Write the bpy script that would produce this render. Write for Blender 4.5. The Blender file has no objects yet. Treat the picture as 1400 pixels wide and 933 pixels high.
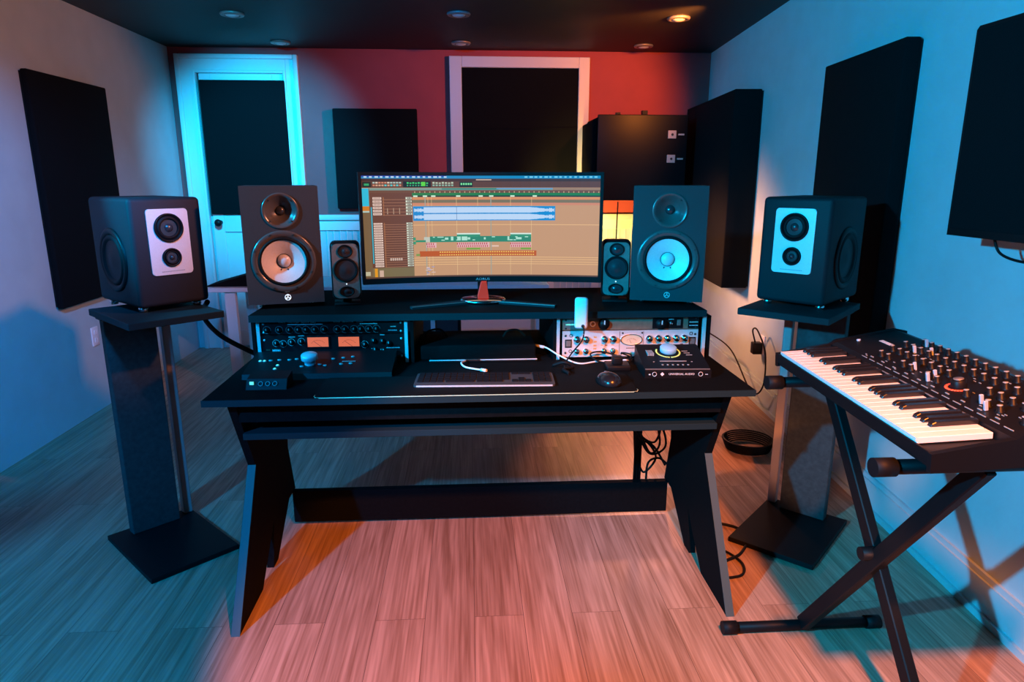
import bpy, bmesh, math, random
from mathutils import Matrix, Vector, Euler
random.seed(7)
R = math.radians
PI = math.pi
C = bpy.context.scene.collection

# ------------------------------------------------------------------ camera
cam_d = bpy.data.cameras.new('camera'); cam = bpy.data.objects.new('camera', cam_d); C.objects.link(cam)
cam_d.sensor_width = 36.0; cam_d.lens = 920.0 / 1400 * 36
cam_d.clip_start = 0.02
cam.location = (0, 0, 1.43)
cam.rotation_euler = (R(90 - 13.51), 0, R(-3.63))
bpy.context.scene.camera = cam

# ------------------------------------------------------------------ world + lights
vs = bpy.context.scene.view_settings
vs.view_transform = 'Standard'; vs.look = 'None'; vs.gamma = 1; vs.use_curve_mapping = False
vs.exposure = 0.0
w = bpy.data.worlds.new('world'); bpy.context.scene.world = w; w.use_nodes = True
bg = w.node_tree.nodes['Background']; bg.inputs[0].default_value = (0.10, 0.42, 0.62, 1); bg.inputs[1].default_value = 0.02

CYAN = (0.015, 0.47, 0.95)
BLUE = (0.02, 0.30, 0.95)
ORANGE = (1.0, 0.25, 0.035)
WARM = (1.0, 0.33, 0.12)

def spot(name, loc, target, power, color, angle, blend=0.3, radius=0.06):
    d = bpy.data.lights.new(name, 'SPOT'); d.energy = power; d.color = color
    d.spot_size = R(angle); d.spot_blend = blend; d.shadow_soft_size = radius
    o = bpy.data.objects.new(name, d); C.objects.link(o); o.location = loc
    o.rotation_euler = (Vector(target) - Vector(loc)).to_track_quat('-Z', 'Y').to_euler()
    return o

def point(name, loc, power, color, radius=0.08):
    d = bpy.data.lights.new(name, 'POINT'); d.energy = power; d.color = color; d.shadow_soft_size = radius
    o = bpy.data.objects.new(name, d); C.objects.link(o); o.location = loc
    return o

CY = (0.0, 0.48, 0.95)
BL = (0.0, 0.34, 1.0)
spot('cyan_lamp_to_right_wall', (-2.1, -0.1, 2.05), (1.75, 2.4, 1.35), 1020, CY, 54, 0.35, 0.05)
spot('cyan_lamp_to_left_floor', (-2.1, -0.1, 2.05), (-0.95, 1.9, 0.0), 560, BL, 46, 0.5, 0.05)
spot('cyan_lamp_to_speakers', (-2.2, 1.8, 2.05), (-0.4, 2.65, 1.1), 340, CY, 36, 0.5, 0.04)
spot('cyan_lamp_to_door', (-1.3, 3.4, 2.38), (-1.66, 5.87, 1.55), 820, CY, 45, 0.8, 0.06)
spot('cyan_lamp_to_left_wall', (-0.6, 1.0, 2.3), (-2.36, 3.6, 0.85), 480, BL, 44, 0.8, 0.08)
spot('blue_lamp_to_window', (-0.3, 3.0, 2.38), (0.2, 5.70, 1.15), 95, (0.0, 0.30, 0.95), 84, 0.6, 0.06)
spot('warm_lamp_to_floor', (0.60, 0.2, 2.38), (0.52, 1.7, 0.0), 590, (1.0, 0.225, 0.02), 50, 0.15, 0.05)
spot('warm_lamp_to_left', (1.3, 1.6, 2.35), (-2.2, 3.6, 1.45), 255, (1.0, 0.30, 0.14), 44, 0.4, 0.06)
spot('added_warm_spot_to_right_wall_foot', (0.3, 0.2, 0.55), (1.80, 3.1, 0.30), 200, (1.0, 0.35, 0.20), 15, 0.3, 0.05)  # added spot without a known source, warms the wall under the synthesizer
spot('orange_lamp_back_corner', (1.2, 4.6, 0.95), (2.0, 4.7, 0.70), 58, (1.0, 0.34, 0.15), 132, 0.6, 0.06)
spot('orange_lamp_to_back_floor', (1.15, 4.4, 0.9), (1.0, 3.55, 0.0), 62, (1.0, 0.32, 0.18), 58, 0.5, 0.06)
spot('orange_lamp_to_back_wall', (1.45, 4.3, 2.38), (0.62, 5.87, 1.95), 112, (1.0, 0.26, 0.04), 88, 0.6, 0.06)
spot('orange_lamp_under_cabinet', (0.9, 5.2, 0.9), (1.0, 5.87, 1.15), 80, (1.0, 0.60, 0.12), 90, 0.5, 0.06)

# ------------------------------------------------------------------ materials
def mat(name, color, rough=0.6, metal=0.0, noise=0.0, nscale=40.0, bump=0.0, emit=None, estr=0.0, spec=0.5, coat=0.0):
    m = bpy.data.materials.new(name); m.use_nodes = True
    nt = m.node_tree; b = nt.nodes['Principled BSDF']
    b.inputs['Base Color'].default_value = (*color, 1); b.inputs['Roughness'].default_value = rough
    b.inputs['Metallic'].default_value = metal; b.inputs['Specular IOR Level'].default_value = spec
    b.inputs['Coat Weight'].default_value = coat
    if noise > 0 or bump > 0:
        tc = nt.nodes.new('ShaderNodeTexCoord'); n = nt.nodes.new('ShaderNodeTexNoise')
        n.inputs['Scale'].default_value = nscale; n.inputs['Detail'].default_value = 4
        nt.links.new(tc.outputs['Object'], n.inputs['Vector'])
        if noise > 0:
            cr = nt.nodes.new('ShaderNodeValToRGB')
            cr.color_ramp.elements[0].position = 0.3; cr.color_ramp.elements[1].position = 0.7
            cr.color_ramp.elements[0].color = (*[c * (1 - noise) for c in color], 1)
            cr.color_ramp.elements[1].color = (*[min(1, c * (1 + noise)) for c in color], 1)
            nt.links.new(n.outputs['Fac'], cr.inputs['Fac']); nt.links.new(cr.outputs['Color'], b.inputs['Base Color'])
        if bump > 0:
            bp = nt.nodes.new('ShaderNodeBump'); bp.inputs['Strength'].default_value = bump; bp.inputs['Distance'].default_value = 0.002
            nt.links.new(n.outputs['Fac'], bp.inputs['Height']); nt.links.new(bp.outputs['Normal'], b.inputs['Normal'])
    if emit:
        b.inputs['Emission Color'].default_value = (*emit, 1); b.inputs['Emission Strength'].default_value = estr
    return m

M = {}
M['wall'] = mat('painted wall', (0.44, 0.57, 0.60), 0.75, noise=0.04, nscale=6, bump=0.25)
M['wall_red'] = mat('terracotta painted wall', (0.40, 0.055, 0.058), 0.7, noise=0.06, nscale=5, bump=0.2)
M['trim'] = mat('white gloss trim paint', (0.70, 0.70, 0.70), 0.4)
M['ceiling'] = mat('black ceiling paint', (0.008, 0.009, 0.010), 0.6, noise=0.1, nscale=10, bump=0.2)
M['foam'] = mat('black acoustic fabric', (0.005, 0.006, 0.007), 0.95, noise=0.3, nscale=300, bump=0.6, spec=0.1)
M['black'] = mat('black satin laminate', (0.004, 0.005, 0.0055), 0.75, noise=0.2, nscale=80, spec=0.05)
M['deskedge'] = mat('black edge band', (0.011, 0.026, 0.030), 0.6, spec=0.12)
M['legedge'] = mat('leg edge with painted cyan light', (0.035, 0.08, 0.085), 0.6)  # cyan light on the front edges put into a raised teal colour
M['litknob'] = mat('pale blue lit knob', (0.25, 0.40, 0.55), 0.35, emit=(0.02, 0.30, 0.62), estr=0.45)
M['vinyl'] = mat('black speaker vinyl', (0.045, 0.045, 0.05), 0.7, noise=0.15, nscale=400, bump=0.3, spec=0.25)
M['barevinyl'] = mat('black textured cabinet paint', (0.014, 0.016, 0.02), 0.6, noise=0.15, nscale=300, bump=0.2, spec=0.25)
M['plastic'] = mat('black plastic', (0.006, 0.006, 0.007), 0.45, spec=0.2)
M['rubber'] = mat('black rubber', (0.005, 0.005, 0.006), 0.6, spec=0.2)
M['horn'] = mat('smooth dark waveguide', (0.085, 0.08, 0.08), 0.24, spec=0.9)
M['cone_black'] = mat('dark driver cone', (0.035, 0.035, 0.04), 0.25, spec=0.9)
M['cone_white'] = mat('white woofer cone', (0.80, 0.80, 0.82), 0.35, noise=0.05, nscale=200)
M['dust'] = mat('dust cap', (0.74, 0.74, 0.78), 0.25)
M['silver'] = mat('brushed aluminium', (0.75, 0.73, 0.73), 0.45, metal=0.3, noise=0.04, nscale=200)
M['silver_dark'] = mat('dark brushed metal', (0.30, 0.27, 0.25), 0.4, metal=0.5, noise=0.1, nscale=120)
M['chrome'] = mat('polished metal', (0.8, 0.8, 0.82), 0.18, metal=1.0)
M['standsteel'] = mat('matte painted stand steel', (0.03, 0.042, 0.045), 0.7, noise=0.2, nscale=60, spec=0.25)
M['standpole'] = mat('grey painted pole', (0.30, 0.28, 0.28), 0.5)
M['tube'] = mat('black powder coated tube', (0.005, 0.006, 0.007), 0.5, spec=0.15)
M['white_print'] = mat('white printed marking', (0.75, 0.75, 0.75), 0.5)
M['grey_print'] = mat('grey printed marking', (0.30, 0.32, 0.32), 0.5)
M['orange_print'] = mat('orange printed marking', (0.75, 0.33, 0.06), 0.5)
M['red_print'] = mat('red printed marking', (0.7, 0.08, 0.04), 0.5)
M['blackprint'] = mat('black printed marking', (0.02, 0.02, 0.02), 0.5)
M['key_white'] = mat('white key', (0.82, 0.80, 0.78), 0.3)
M['key_black'] = mat('black key', (0.012, 0.012, 0.014), 0.25)
M['keycap'] = mat('dark keycap', (0.006, 0.006, 0.008), 0.6, spec=0.15)
M['kbframe'] = mat('dark grey keyboard case', (0.045, 0.045, 0.05), 0.5)
M['mat'] = mat('black desk mat', (0.004, 0.005, 0.0055), 0.9, noise=0.2, nscale=500, spec=0.1)
M['piping'] = mat('pale stitched mat edge', (0.45, 0.62, 0.42), 0.6)
M['white_plastic'] = mat('white plastic', (0.82, 0.82, 0.84), 0.4)
M['meter'] = mat('lit meter face', (0.25, 0.08, 0.04), 0.5, emit=(1.0, 0.17, 0.045), estr=0.7)
M['vu'] = mat('lit oval meter face', (0.7, 0.55, 0.38), 0.5, emit=(1.0, 0.45, 0.16), estr=0.08)
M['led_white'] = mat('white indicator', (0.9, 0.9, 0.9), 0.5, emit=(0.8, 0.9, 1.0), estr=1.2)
M['led_green'] = mat('green indicator', (0.3, 0.9, 0.6), 0.5, emit=(0.2, 0.9, 0.6), estr=0.6)
M['led_red'] = mat('red lit ring', (0.9, 0.1, 0.05), 0.5, emit=(1.0, 0.06, 0.02), estr=0.9)
M['led_ring'] = mat('yellow green lit ring', (0.6, 0.7, 0.2), 0.5, emit=(0.35, 0.6, 0.12), estr=0.5)
M['blue_knob'] = mat('pale metallic knob', (0.55, 0.62, 0.70), 0.3, metal=0.2)
M['red_stem_glow'] = mat('red monitor stem with painted glow', (0.6, 0.02, 0.01), 0.4, emit=(1.0, 0.05, 0.01), estr=0.35)  # plain red part; emission stands in for warm light falling on it
M['lamp_glass'] = mat('recessed lamp glass', (0.65, 0.65, 0.65), 0.4)
M['latch'] = mat('worn metal latch', (0.5, 0.42, 0.38), 0.4, metal=0.3)
M['wood'] = mat('brown lacquered panel', (0.24, 0.15, 0.10), 0.45, noise=0.15, nscale=60)

def floor_material():
    m = bpy.data.materials.new('oak plank floor'); m.use_nodes = True
    nt = m.node_tree; b = nt.nodes['Principled BSDF']; N = nt.nodes.new; L = nt.links.new
    tc = N('ShaderNodeTexCoord')
    mp = N('ShaderNodeMapping'); mp.inputs['Rotation'].default_value = (0, 0, R(90))
    L(tc.outputs['Object'], mp.inputs['Vector'])
    br = N('ShaderNodeTexBrick'); br.offset = 0.37; br.inputs['Scale'].default_value = 1.0
    br.inputs['Brick Width'].default_value = 1.45; br.inputs['Row Height'].default_value = 0.165
    br.inputs['Mortar Size'].default_value = 0.0009; br.inputs['Mortar Smooth'].default_value = 0.2
    br.inputs['Color1'].default_value = (0.0, 0, 0, 1); br.inputs['Color2'].default_value = (1, 1, 1, 1); br.inputs['Mortar'].default_value = (0.5, 0.5, 0.5, 1)
    L(mp.outputs['Vector'], br.inputs['Vector'])
    # grain, offset per plank
    comb = N('ShaderNodeVectorMath'); comb.operation = 'MULTIPLY_ADD'
    L(br.outputs['Color'], comb.inputs[0]); comb.inputs[1].default_value = (7.3, 5.1, 3.7)
    sc = N('ShaderNodeMapping'); sc.inputs['Scale'].default_value = (1.0, 1.0, 1.0)
    L(tc.outputs['Object'], sc.inputs['Vector']); L(sc.outputs['Vector'], comb.inputs[2])
    st = N('ShaderNodeMapping'); st.inputs['Scale'].default_value = (11, 0.75, 1); L(comb.outputs[0], st.inputs['Vector'])
    n1 = N('ShaderNodeTexNoise'); n1.inputs['Scale'].default_value = 1.5; n1.inputs['Detail'].default_value = 2; n1.inputs['Distortion'].default_value = 0.5
    L(st.outputs['Vector'], n1.inputs['Vector'])
    mul = N('ShaderNodeMath'); mul.operation = 'MULTIPLY'; mul.inputs[1].default_value = 20; L(n1.outputs['Fac'], mul.inputs[0])
    sn = N('ShaderNodeMath'); sn.operation = 'SINE'; L(mul.outputs[0], sn.inputs[0])
    st2 = N('ShaderNodeMapping'); st2.inputs['Scale'].default_value = (120, 3.0, 1); L(comb.outputs[0], st2.inputs['Vector'])
    n2 = N('ShaderNodeTexNoise'); n2.inputs['Scale'].default_value = 1.0; n2.inputs['Detail'].default_value = 5
    L(st2.outputs['Vector'], n2.inputs['Vector'])
    add = N('ShaderNodeMath'); add.operation = 'MULTIPLY_ADD'; add.inputs[1].default_value = 0.10; L(sn.outputs[0], add.inputs[0]); L(n2.outputs['Fac'], add.inputs[2])
    cr = N('ShaderNodeValToRGB'); e = cr.color_ramp.elements
    e[0].position = 0.25; e[0].color = (0.29, 0.165, 0.10, 1); e[1].position = 0.72; e[1].color = (0.56, 0.37, 0.26, 1)
    L(add.outputs[0], cr.inputs['Fac'])
    hv = N('ShaderNodeMapRange'); hv.inputs['To Min'].default_value = 0.84; hv.inputs['To Max'].default_value = 1.06; L(br.outputs['Color'], hv.inputs['Value'])
    mx = N('ShaderNodeVectorMath'); mx.operation = 'SCALE'; L(cr.outputs['Color'], mx.inputs[0]); L(hv.outputs['Result'], mx.inputs['Scale'])
    mo = N('ShaderNodeMix'); mo.data_type = 'RGBA'; mo.inputs['B'].default_value = (0.12, 0.07, 0.045, 1)
    L(br.outputs['Fac'], mo.inputs['Factor']); L(mx.outputs[0], mo.inputs['A'])
    L(mo.outputs['Result'], b.inputs['Base Color'])
    b.inputs['Roughness'].default_value = 0.42
    bp = N('ShaderNodeBump'); bp.inputs['Strength'].default_value = 0.15; bp.inputs['Distance'].default_value = 0.001
    L(n2.outputs['Fac'], bp.inputs['Height']); L(bp.outputs['Normal'], b.inputs['Normal'])
    return m
M['floor'] = floor_material()

def screen_material():
    m = bpy.data.materials.new('monitor picture'); m.use_nodes = True
    nt = m.node_tree; b = nt.nodes['Principled BSDF']
    at = nt.nodes.new('ShaderNodeVertexColor'); at.layer_name = 'picture'
    b.inputs['Base Color'].default_value = (0.01, 0.01, 0.01, 1); b.inputs['Roughness'].default_value = 0.4
    nt.links.new(at.outputs['Color'], b.inputs['Emission Color']); b.inputs['Emission Strength'].default_value = 1.0
    return m
M['screen'] = screen_material()

# ------------------------------------------------------------------ helpers
def tag(o, label=None, cat=None, group=None, kind=None):
    if label: o['label'] = label
    if cat: o['category'] = cat
    if group: o['group'] = group
    if kind: o['kind'] = kind
    return o

def thing(name, label, cat, loc=(0, 0, 0), rz=0, group=None, rot=None):
    o = bpy.data.objects.new(name, None); C.objects.link(o); o.empty_display_size = 0.05
    o.location = loc; o.rotation_euler = rot if rot else (0, 0, rz)
    return tag(o, label, cat, group)

def obj(name, bm, m, parent=None, loc=None, rot=None):
    me = bpy.data.meshes.new(name); bmesh.ops.recalc_face_normals(bm, faces=bm.faces[:]); bm.to_mesh(me); bm.free()
    for x in (m if isinstance(m, (list, tuple)) else [m]): me.materials.append(x)
    o = bpy.data.objects.new(name, me); C.objects.link(o)
    if parent: o.parent = parent
    if loc: o.location = loc
    if rot: o.rotation_euler = rot
    return o

def struct(name, bm, m, parent=None):
    o = obj(name, bm, m, parent)
    if not parent: o['kind'] = 'structure'
    return o

def dup(root, loc=None, rot=None, label=None, parent=None):
    r = root.copy(); C.objects.link(r)
    if loc is not None: r.location = loc
    if rot is not None: r.rotation_euler = rot
    if label: r['label'] = label
    if parent: r.parent = parent
    for ch in list(root.children):
        c = ch.copy(); C.objects.link(c); c.parent = r
        for g in list(ch.children):
            d = g.copy(); C.objects.link(d); d.parent = c
    return r

def new(): return bmesh.new()

def bx(bm, x0, x1, y0, y1, z0, z1, bev=0.0, seg=2, mi=0, mtx=None):
    t = bmesh.new(); bmesh.ops.create_cube(t, size=1)
    for v in t.verts: v.co = Vector((x0 + (v.co.x + .5) * (x1 - x0), y0 + (v.co.y + .5) * (y1 - y0), z0 + (v.co.z + .5) * (z1 - z0)))
    if bev > 0: bmesh.ops.bevel(t, geom=t.edges[:], offset=bev, segments=seg, affect='EDGES', profile=0.5)
    return merge(bm, t, mi, mtx, smooth=bev > 0 and seg > 1)

def merge(bm, t, mi=0, mtx=None, smooth=False):
    if mtx is not None: bmesh.ops.transform(t, matrix=mtx, verts=t.verts[:])
    mp = {}
    for v in t.verts: mp[v] = bm.verts.new(v.co)
    for f in t.faces:
        try: g = bm.faces.new([mp[v] for v in f.verts])
        except ValueError: continue
        g.material_index = mi; g.smooth = smooth and len(f.verts) <= 4
    t.free(); return bm

def frame_from(d):
    d = Vector(d).normalized()
    return d.to_track_quat('Z', 'Y').to_matrix().to_4x4()

def cyl(bm, p0, p1, r0, r1=None, seg=20, mi=0, smooth=True, caps=True):
    p0 = Vector(p0); p1 = Vector(p1); r1 = r0 if r1 is None else r1
    m = frame_from(p1 - p0); L = (p1 - p0).length
    a = []; b = []
    for i in range(seg):
        t = 2 * PI * i / seg
        a.append(bm.verts.new(p0 + m @ Vector((r0 * math.cos(t), r0 * math.sin(t), 0))))
        b.append(bm.verts.new(p0 + m @ Vector((r1 * math.cos(t), r1 * math.sin(t), L))))
    for i in range(seg):
        f = bm.faces.new([a[i], a[(i + 1) % seg], b[(i + 1) % seg], b[i]]); f.smooth = smooth; f.material_index = mi
    if caps:
        f = bm.faces.new(a[::-1]); f.material_index = mi
        f = bm.faces.new(b); f.material_index = mi
    return bm

def lathe(bm, prof, c=(0, 0, 0), axis=(0, -1, 0), seg=40, mi=0, smooth=True, sx=1.0, sy=1.0):
    """prof: list of (radius, height along axis)"""
    c = Vector(c); m = frame_from(axis)
    rings = []
    for r, h in prof:
        if r < 1e-6: rings.append([bm.verts.new(c + m @ Vector((0, 0, h)))])
        else: rings.append([bm.verts.new(c + m @ Vector((sx * r * math.cos(2 * PI * i / seg), sy * r * math.sin(2 * PI * i / seg), h))) for i in range(seg)])
    for A, B in zip(rings, rings[1:]):
        for i in range(seg):
            j = (i + 1) % seg
            if len(A) == 1 and len(B) == 1: continue
            vs_ = [A[0], B[j], B[i]] if len(A) == 1 else ([A[i], A[j], B[0]] if len(B) == 1 else [A[i], A[j], B[j], B[i]])
            f = bm.faces.new(vs_); f.smooth = smooth; f.material_index = mi
    return bm

def tube(bm, pts, r=0.004, seg=8, mi=0, n=10):
    """smooth tube through points (Catmull-Rom)"""
    P = [Vector(p) for p in pts]
    if len(P) == 2: S = P
    else:
        Q = [P[0] * 2 - P[1]] + P + [P[-1] * 2 - P[-2]]; S = []
        for i in range(1, len(Q) - 2):
            a, b, c, d = Q[i - 1], Q[i], Q[i + 1], Q[i + 2]
            for k in range(n):
                t = k / n
                S.append(0.5 * ((2 * b) + (c - a) * t + (2 * a - 5 * b + 4 * c - d) * t * t + (3 * b - a - 3 * c + d) * t ** 3))
        S.append(P[-1])
    rings = []; up = Vector((0.13, 0.31, 0.94))
    for i, p in enumerate(S):
        d = (S[min(i + 1, len(S) - 1)] - S[max(i - 1, 0)]).normalized()
        s = d.cross(up)
        if s.length < 1e-3: s = d.cross(Vector((1, 0, 0)))
        s.normalize(); u = s.cross(d)
        rings.append([bm.verts.new(p + r * (s * math.cos(2 * PI * k / seg) + u * math.sin(2 * PI * k / seg))) for k in range(seg)])
    for A, B in zip(rings, rings[1:]):
        for k in range(seg):
            f = bm.faces.new([A[k], A[(k + 1) % seg], B[(k + 1) % seg], B[k]]); f.smooth = True; f.material_index = mi
    bm.faces.new(rings[0][::-1]); bm.faces.new(rings[-1])
    return bm

def prism(bm, poly, a, b, axis='X', mi=0):
    """extrude a 2-D polygon between a and b along an axis. poly in the two other coordinates"""
    def mk(p, t):
        return {'X': (t, p[0], p[1]), 'Y': (p[0], t, p[1]), 'Z': (p[0], p[1], t)}[axis]
    A = [bm.verts.new(mk(p, a)) for p in poly]; B = [bm.verts.new(mk(p, b)) for p in poly]
    n = len(poly)
    f = bm.faces.new(A[::-1]); f.material_index = mi
    f = bm.faces.new(B); f.material_index = mi
    for i in range(n):
        f = bm.faces.new([A[i], A[(i + 1) % n], B[(i + 1) % n], B[i]]); f.material_index = mi
    return bm

def rrect(w, h, r, n=6, cx=0, cy=0):
    out = []
    for (sx, sy, a0) in ((1, 1, 0), (-1, 1, 90), (-1, -1, 180), (1, -1, 270)):
        for k in range(n + 1):
            t = R(a0 + 90 * k / n)
            out.append((cx + sx * (w / 2 - r) + r * math.cos(t), cy + sy * (h / 2 - r) + r * math.sin(t)))
    return out

def text(name, s, size, m, parent, loc, rot=(R(90), 0, 0), ext=0.0005, align='CENTER', label=None, sx=1.0):
    cu = bpy.data.curves.new(name, 'FONT'); cu.body = s; cu.size = size; cu.extrude = ext; cu.align_x = align; cu.align_y = 'CENTER'; cu.resolution_u = 2
    t = bpy.data.objects.new(name, cu); C.objects.link(t)
    me = bpy.data.meshes.new_from_object(t); bpy.data.objects.remove(t); bpy.data.curves.remove(cu)
    me.materials.clear(); me.materials.append(m)
    o = bpy.data.objects.new(name, me); C.objects.link(o); o.parent = parent; o.location = loc; o.rotation_euler = rot; o.scale = (sx, 1, 1)
    if label: o['label'] = label
    return o

# ================================================================== ROOM
CZ = 2.45; BY = 5.87; LX = -2.36
def rwx(y): return 1.56 + 0.0801 * y          # face of the right-hand wall (slightly splayed)
RA = math.atan(0.0801)
FY = -1.2
b = new(); bx(b, LX - .1, 2.2, FY, BY + .1, -0.05, 0); struct('floor', b, M['floor'])
b = new(); bx(b, LX - .1, 2.2, FY, BY + .1, CZ, CZ + 0.05); struct('ceiling', b, M['ceiling'])
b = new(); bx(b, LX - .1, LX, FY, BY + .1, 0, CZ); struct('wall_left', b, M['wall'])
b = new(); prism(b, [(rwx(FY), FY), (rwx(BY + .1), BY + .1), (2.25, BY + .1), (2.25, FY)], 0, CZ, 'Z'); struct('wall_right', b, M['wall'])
WZ = 1.13
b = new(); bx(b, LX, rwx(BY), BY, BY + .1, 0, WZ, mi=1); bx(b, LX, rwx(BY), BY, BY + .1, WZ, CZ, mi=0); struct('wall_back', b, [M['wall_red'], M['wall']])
# skirting
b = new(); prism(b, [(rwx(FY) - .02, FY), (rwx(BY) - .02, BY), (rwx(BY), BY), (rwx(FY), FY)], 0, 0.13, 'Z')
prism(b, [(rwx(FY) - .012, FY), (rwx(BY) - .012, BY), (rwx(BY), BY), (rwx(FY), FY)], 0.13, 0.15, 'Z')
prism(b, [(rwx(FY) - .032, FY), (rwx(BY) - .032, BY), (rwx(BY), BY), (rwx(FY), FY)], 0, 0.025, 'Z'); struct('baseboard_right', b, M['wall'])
b = new(); bx(b, -1.33, rwx(BY) - .03, BY - .02, BY, 0, 0.14, .004, 1); struct('baseboard_back', b, M['trim'])
# wainscot: rail, stiles and beads on the lower back wall
b = new(); bx(b, -1.33, 1.97, BY - .035, BY, WZ - .035, WZ + .01, .005, 2)
bx(b, -1.33, 1.97, BY - .015, BY, WZ - .12, WZ - .035)
bx(b, -1.33, 1.97, BY - .015, BY, 0.14, 0.24)
x = -1.33
while x < 1.9:
    bx(b, x, x + .07, BY - .014, BY, 0.24, WZ - .12)
    for k in range(1, 6): bx(b, x + .07 + k * .055, x + .078 + k * .055, BY - .006, BY, 0.24, WZ - .12)
    x += .40
struct('trim_1', b, M['trim'])

# door 1 (back left, with black panel)
dx0, dx1, dz = -2.30, -1.345, 2.395
d = thing('door_1', None, None, (0, BY, 0)); d['kind'] = 'structure'
b = new()
for (a0, a1, z0, z1) in ((dx0, dx0 + .13, 0, dz), (dx1 - .10, dx1, 0, dz), (dx0 + .13, dx1 - .10, dz - .12, dz)):
    bx(b, a0, a1, -.03, 0, z0, z1, .004, 1)
for (a0, a1, z0, z1) in ((dx0 - .0, dx0 + .035, 0, dz), (dx1 - .035, dx1, 0, dz), (dx0 + .035, dx1 - .035, dz - .035, dz)):
    bx(b, a0, a1, -.05, -.03, z0, z1, .006, 2)
bx(b, dx0 + .13, dx0 + .15, -.045, 0, 0, dz - .12, .003, 1); bx(b, dx1 - .12, dx1 - .10, -.045, 0, 0, dz - .12, .003, 1); bx(b, dx0 + .15, dx1 - .12, -.045, 0, dz - .14, dz - .12, .003, 1)
obj('door_frame', b, M['trim'], d)
b = new(); sx0, sx1 = dx0 + .17, dx1 - .125
bx(b, sx0, sx1, -.012, 0, 0.02, dz - .14)
for (a0, a1, z0, z1) in ((sx0, sx0 + .09, .02, 2.25), (sx1 - .09, sx1, .02, 2.25), (sx0 + .09, sx1 - .09, 2.12, 2.25), (sx0 + .09, sx1 - .09, 0.02, 0.16), (sx0 + .09, sx1 - .09, 0.52, 0.60), (sx0 + .09, sx1 - .09, 1.0, 1.14)):
    bx(b, a0, a1, -.028, -.012, z0, z1, .004, 1)
obj('door_slab', b, M['trim'], d)
b = new(); lathe(b, [(0.02, 0), (.012, .012), (.012, .03), (.028, .045), (.03, .06), (.02, .073), (0, .075)], (sx0 + .06, -.028, 1.08), seg=24)
obj('door_handle', b, M['plastic'], d)

# window 1 (back centre)
wn = thing('window_1', None, None, (0, BY, 0)); wn['kind'] = 'structure'
b = new(); wx0, wx1, wz1 = -0.14, 1.01, 2.40
for (a0, a1, z0, z1) in ((wx0, wx0 + .10, 1.0, wz1), (wx1 - .09, wx1, 1.0, wz1), (wx0 + .10, wx1 - .09, wz1 - .085, wz1), (wx0 - .03, wx1 + .03, .94, 1.0)):
    bx(b, a0, a1, -.04, 0, z0, z1, .004, 1)
obj('window_frame', b, M['trim'], wn)
b = new(); bx(b, wx0 + .10, wx1 - .09, -.015, -.002, 1.0, wz1 - .085)
for k in range(3): bx(b, wx0 + .10, wx1 - .09, -.02, -.015, 1.0 + k * .42, 1.012 + k * .42)
o = obj('blackout_blind', b, M['foam'], wn); o['label'] = 'black blind filling the window'

# ceiling downlights
lights = [(-1.47, 4.71, 'nearer one above the door'), (-.044, 4.62, 'nearer one in the middle of the ceiling'), (1.377, 4.65, 'nearer one on the right, lit orange'),
          (-.04, 5.55, 'far one above the left edge of the window'), (1.385, 5.58, 'far one in the right back corner'), (-1.41, 5.61, 'far one close to the door frame')]
first = None
for x, y, s in lights:
    lab = 'small round recessed ceiling lamp, ' + s
    if first is None:
        first = thing('recessed_lamp', lab, 'lamp', (x, y, CZ), 0, 'recessed ceiling lamps')
        b = new(); lathe(b, [(.045, -.001), (.072, -.001), (.075, .006), (.07, .014), (.05, .016), (.045, .008)], axis=(0, 0, -1)); obj('trim_ring', b, M['silver_dark'], first)
        b = new(); lathe(b, [(.046, .006), (.038, .016), (.02, .022), (0, .024)], axis=(0, 0, -1)); obj('bulb', b, M['lamp_glass'], first)
    else: dup(first, (x, y, CZ), None, lab)

# ------------------------------------------------------------------ acoustic panels, TV and wall boxes
def panel(label, loc, w, h, t, rz, name='acoustic_panel', cat='acoustic panel'):
    """local: back on y=0, front towards -y, base z=0"""
    p = thing(name, label, cat, loc, rz)
    b = new(); bx(b, -w / 2, w / 2, -t, -.012, 0, h, .008, 2); obj('fabric_face', b, M['foam'], p)
    b = new()
    for (a0, a1, z0, z1) in ((-w / 2 + .01, -w / 2 + .03, .01, h - .01), (w / 2 - .03, w / 2 - .01, .01, h - .01), (-w / 2 + .03, w / 2 - .03, .01, .03), (-w / 2 + .03, w / 2 - .03, h - .03, h - .01)):
        bx(b, a0, a1, -.012, 0, z0, z1)
    obj('backing_frame', b, M['plastic'], p)
    return p
panel('tall black fabric acoustic panel on the left wall', (LX, 4.33, .71), .80, 1.29, .05, R(90))
panel('square black acoustic panel on the red back wall between door and window', (-.75, BY, 1.19), .68, .80, .06, 0)
panel('black acoustic panel covering the upper half of the back left door', (-1.79, BY - .03, 1.15), .67, 1.05, .03, 0)
ry = 3.06
panel('tallest black acoustic panel on the right wall behind the synthesizer', (rwx(ry), ry, .66), .72, 1.31, .075, -R(90) - RA)
ry = 5.14
panel('deep black bass trap on the right wall in the back corner', (rwx(ry) - .0, ry, .70), 1.30, 1.30, .19, -R(90) - RA, 'bass_trap', 'bass trap')

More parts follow.
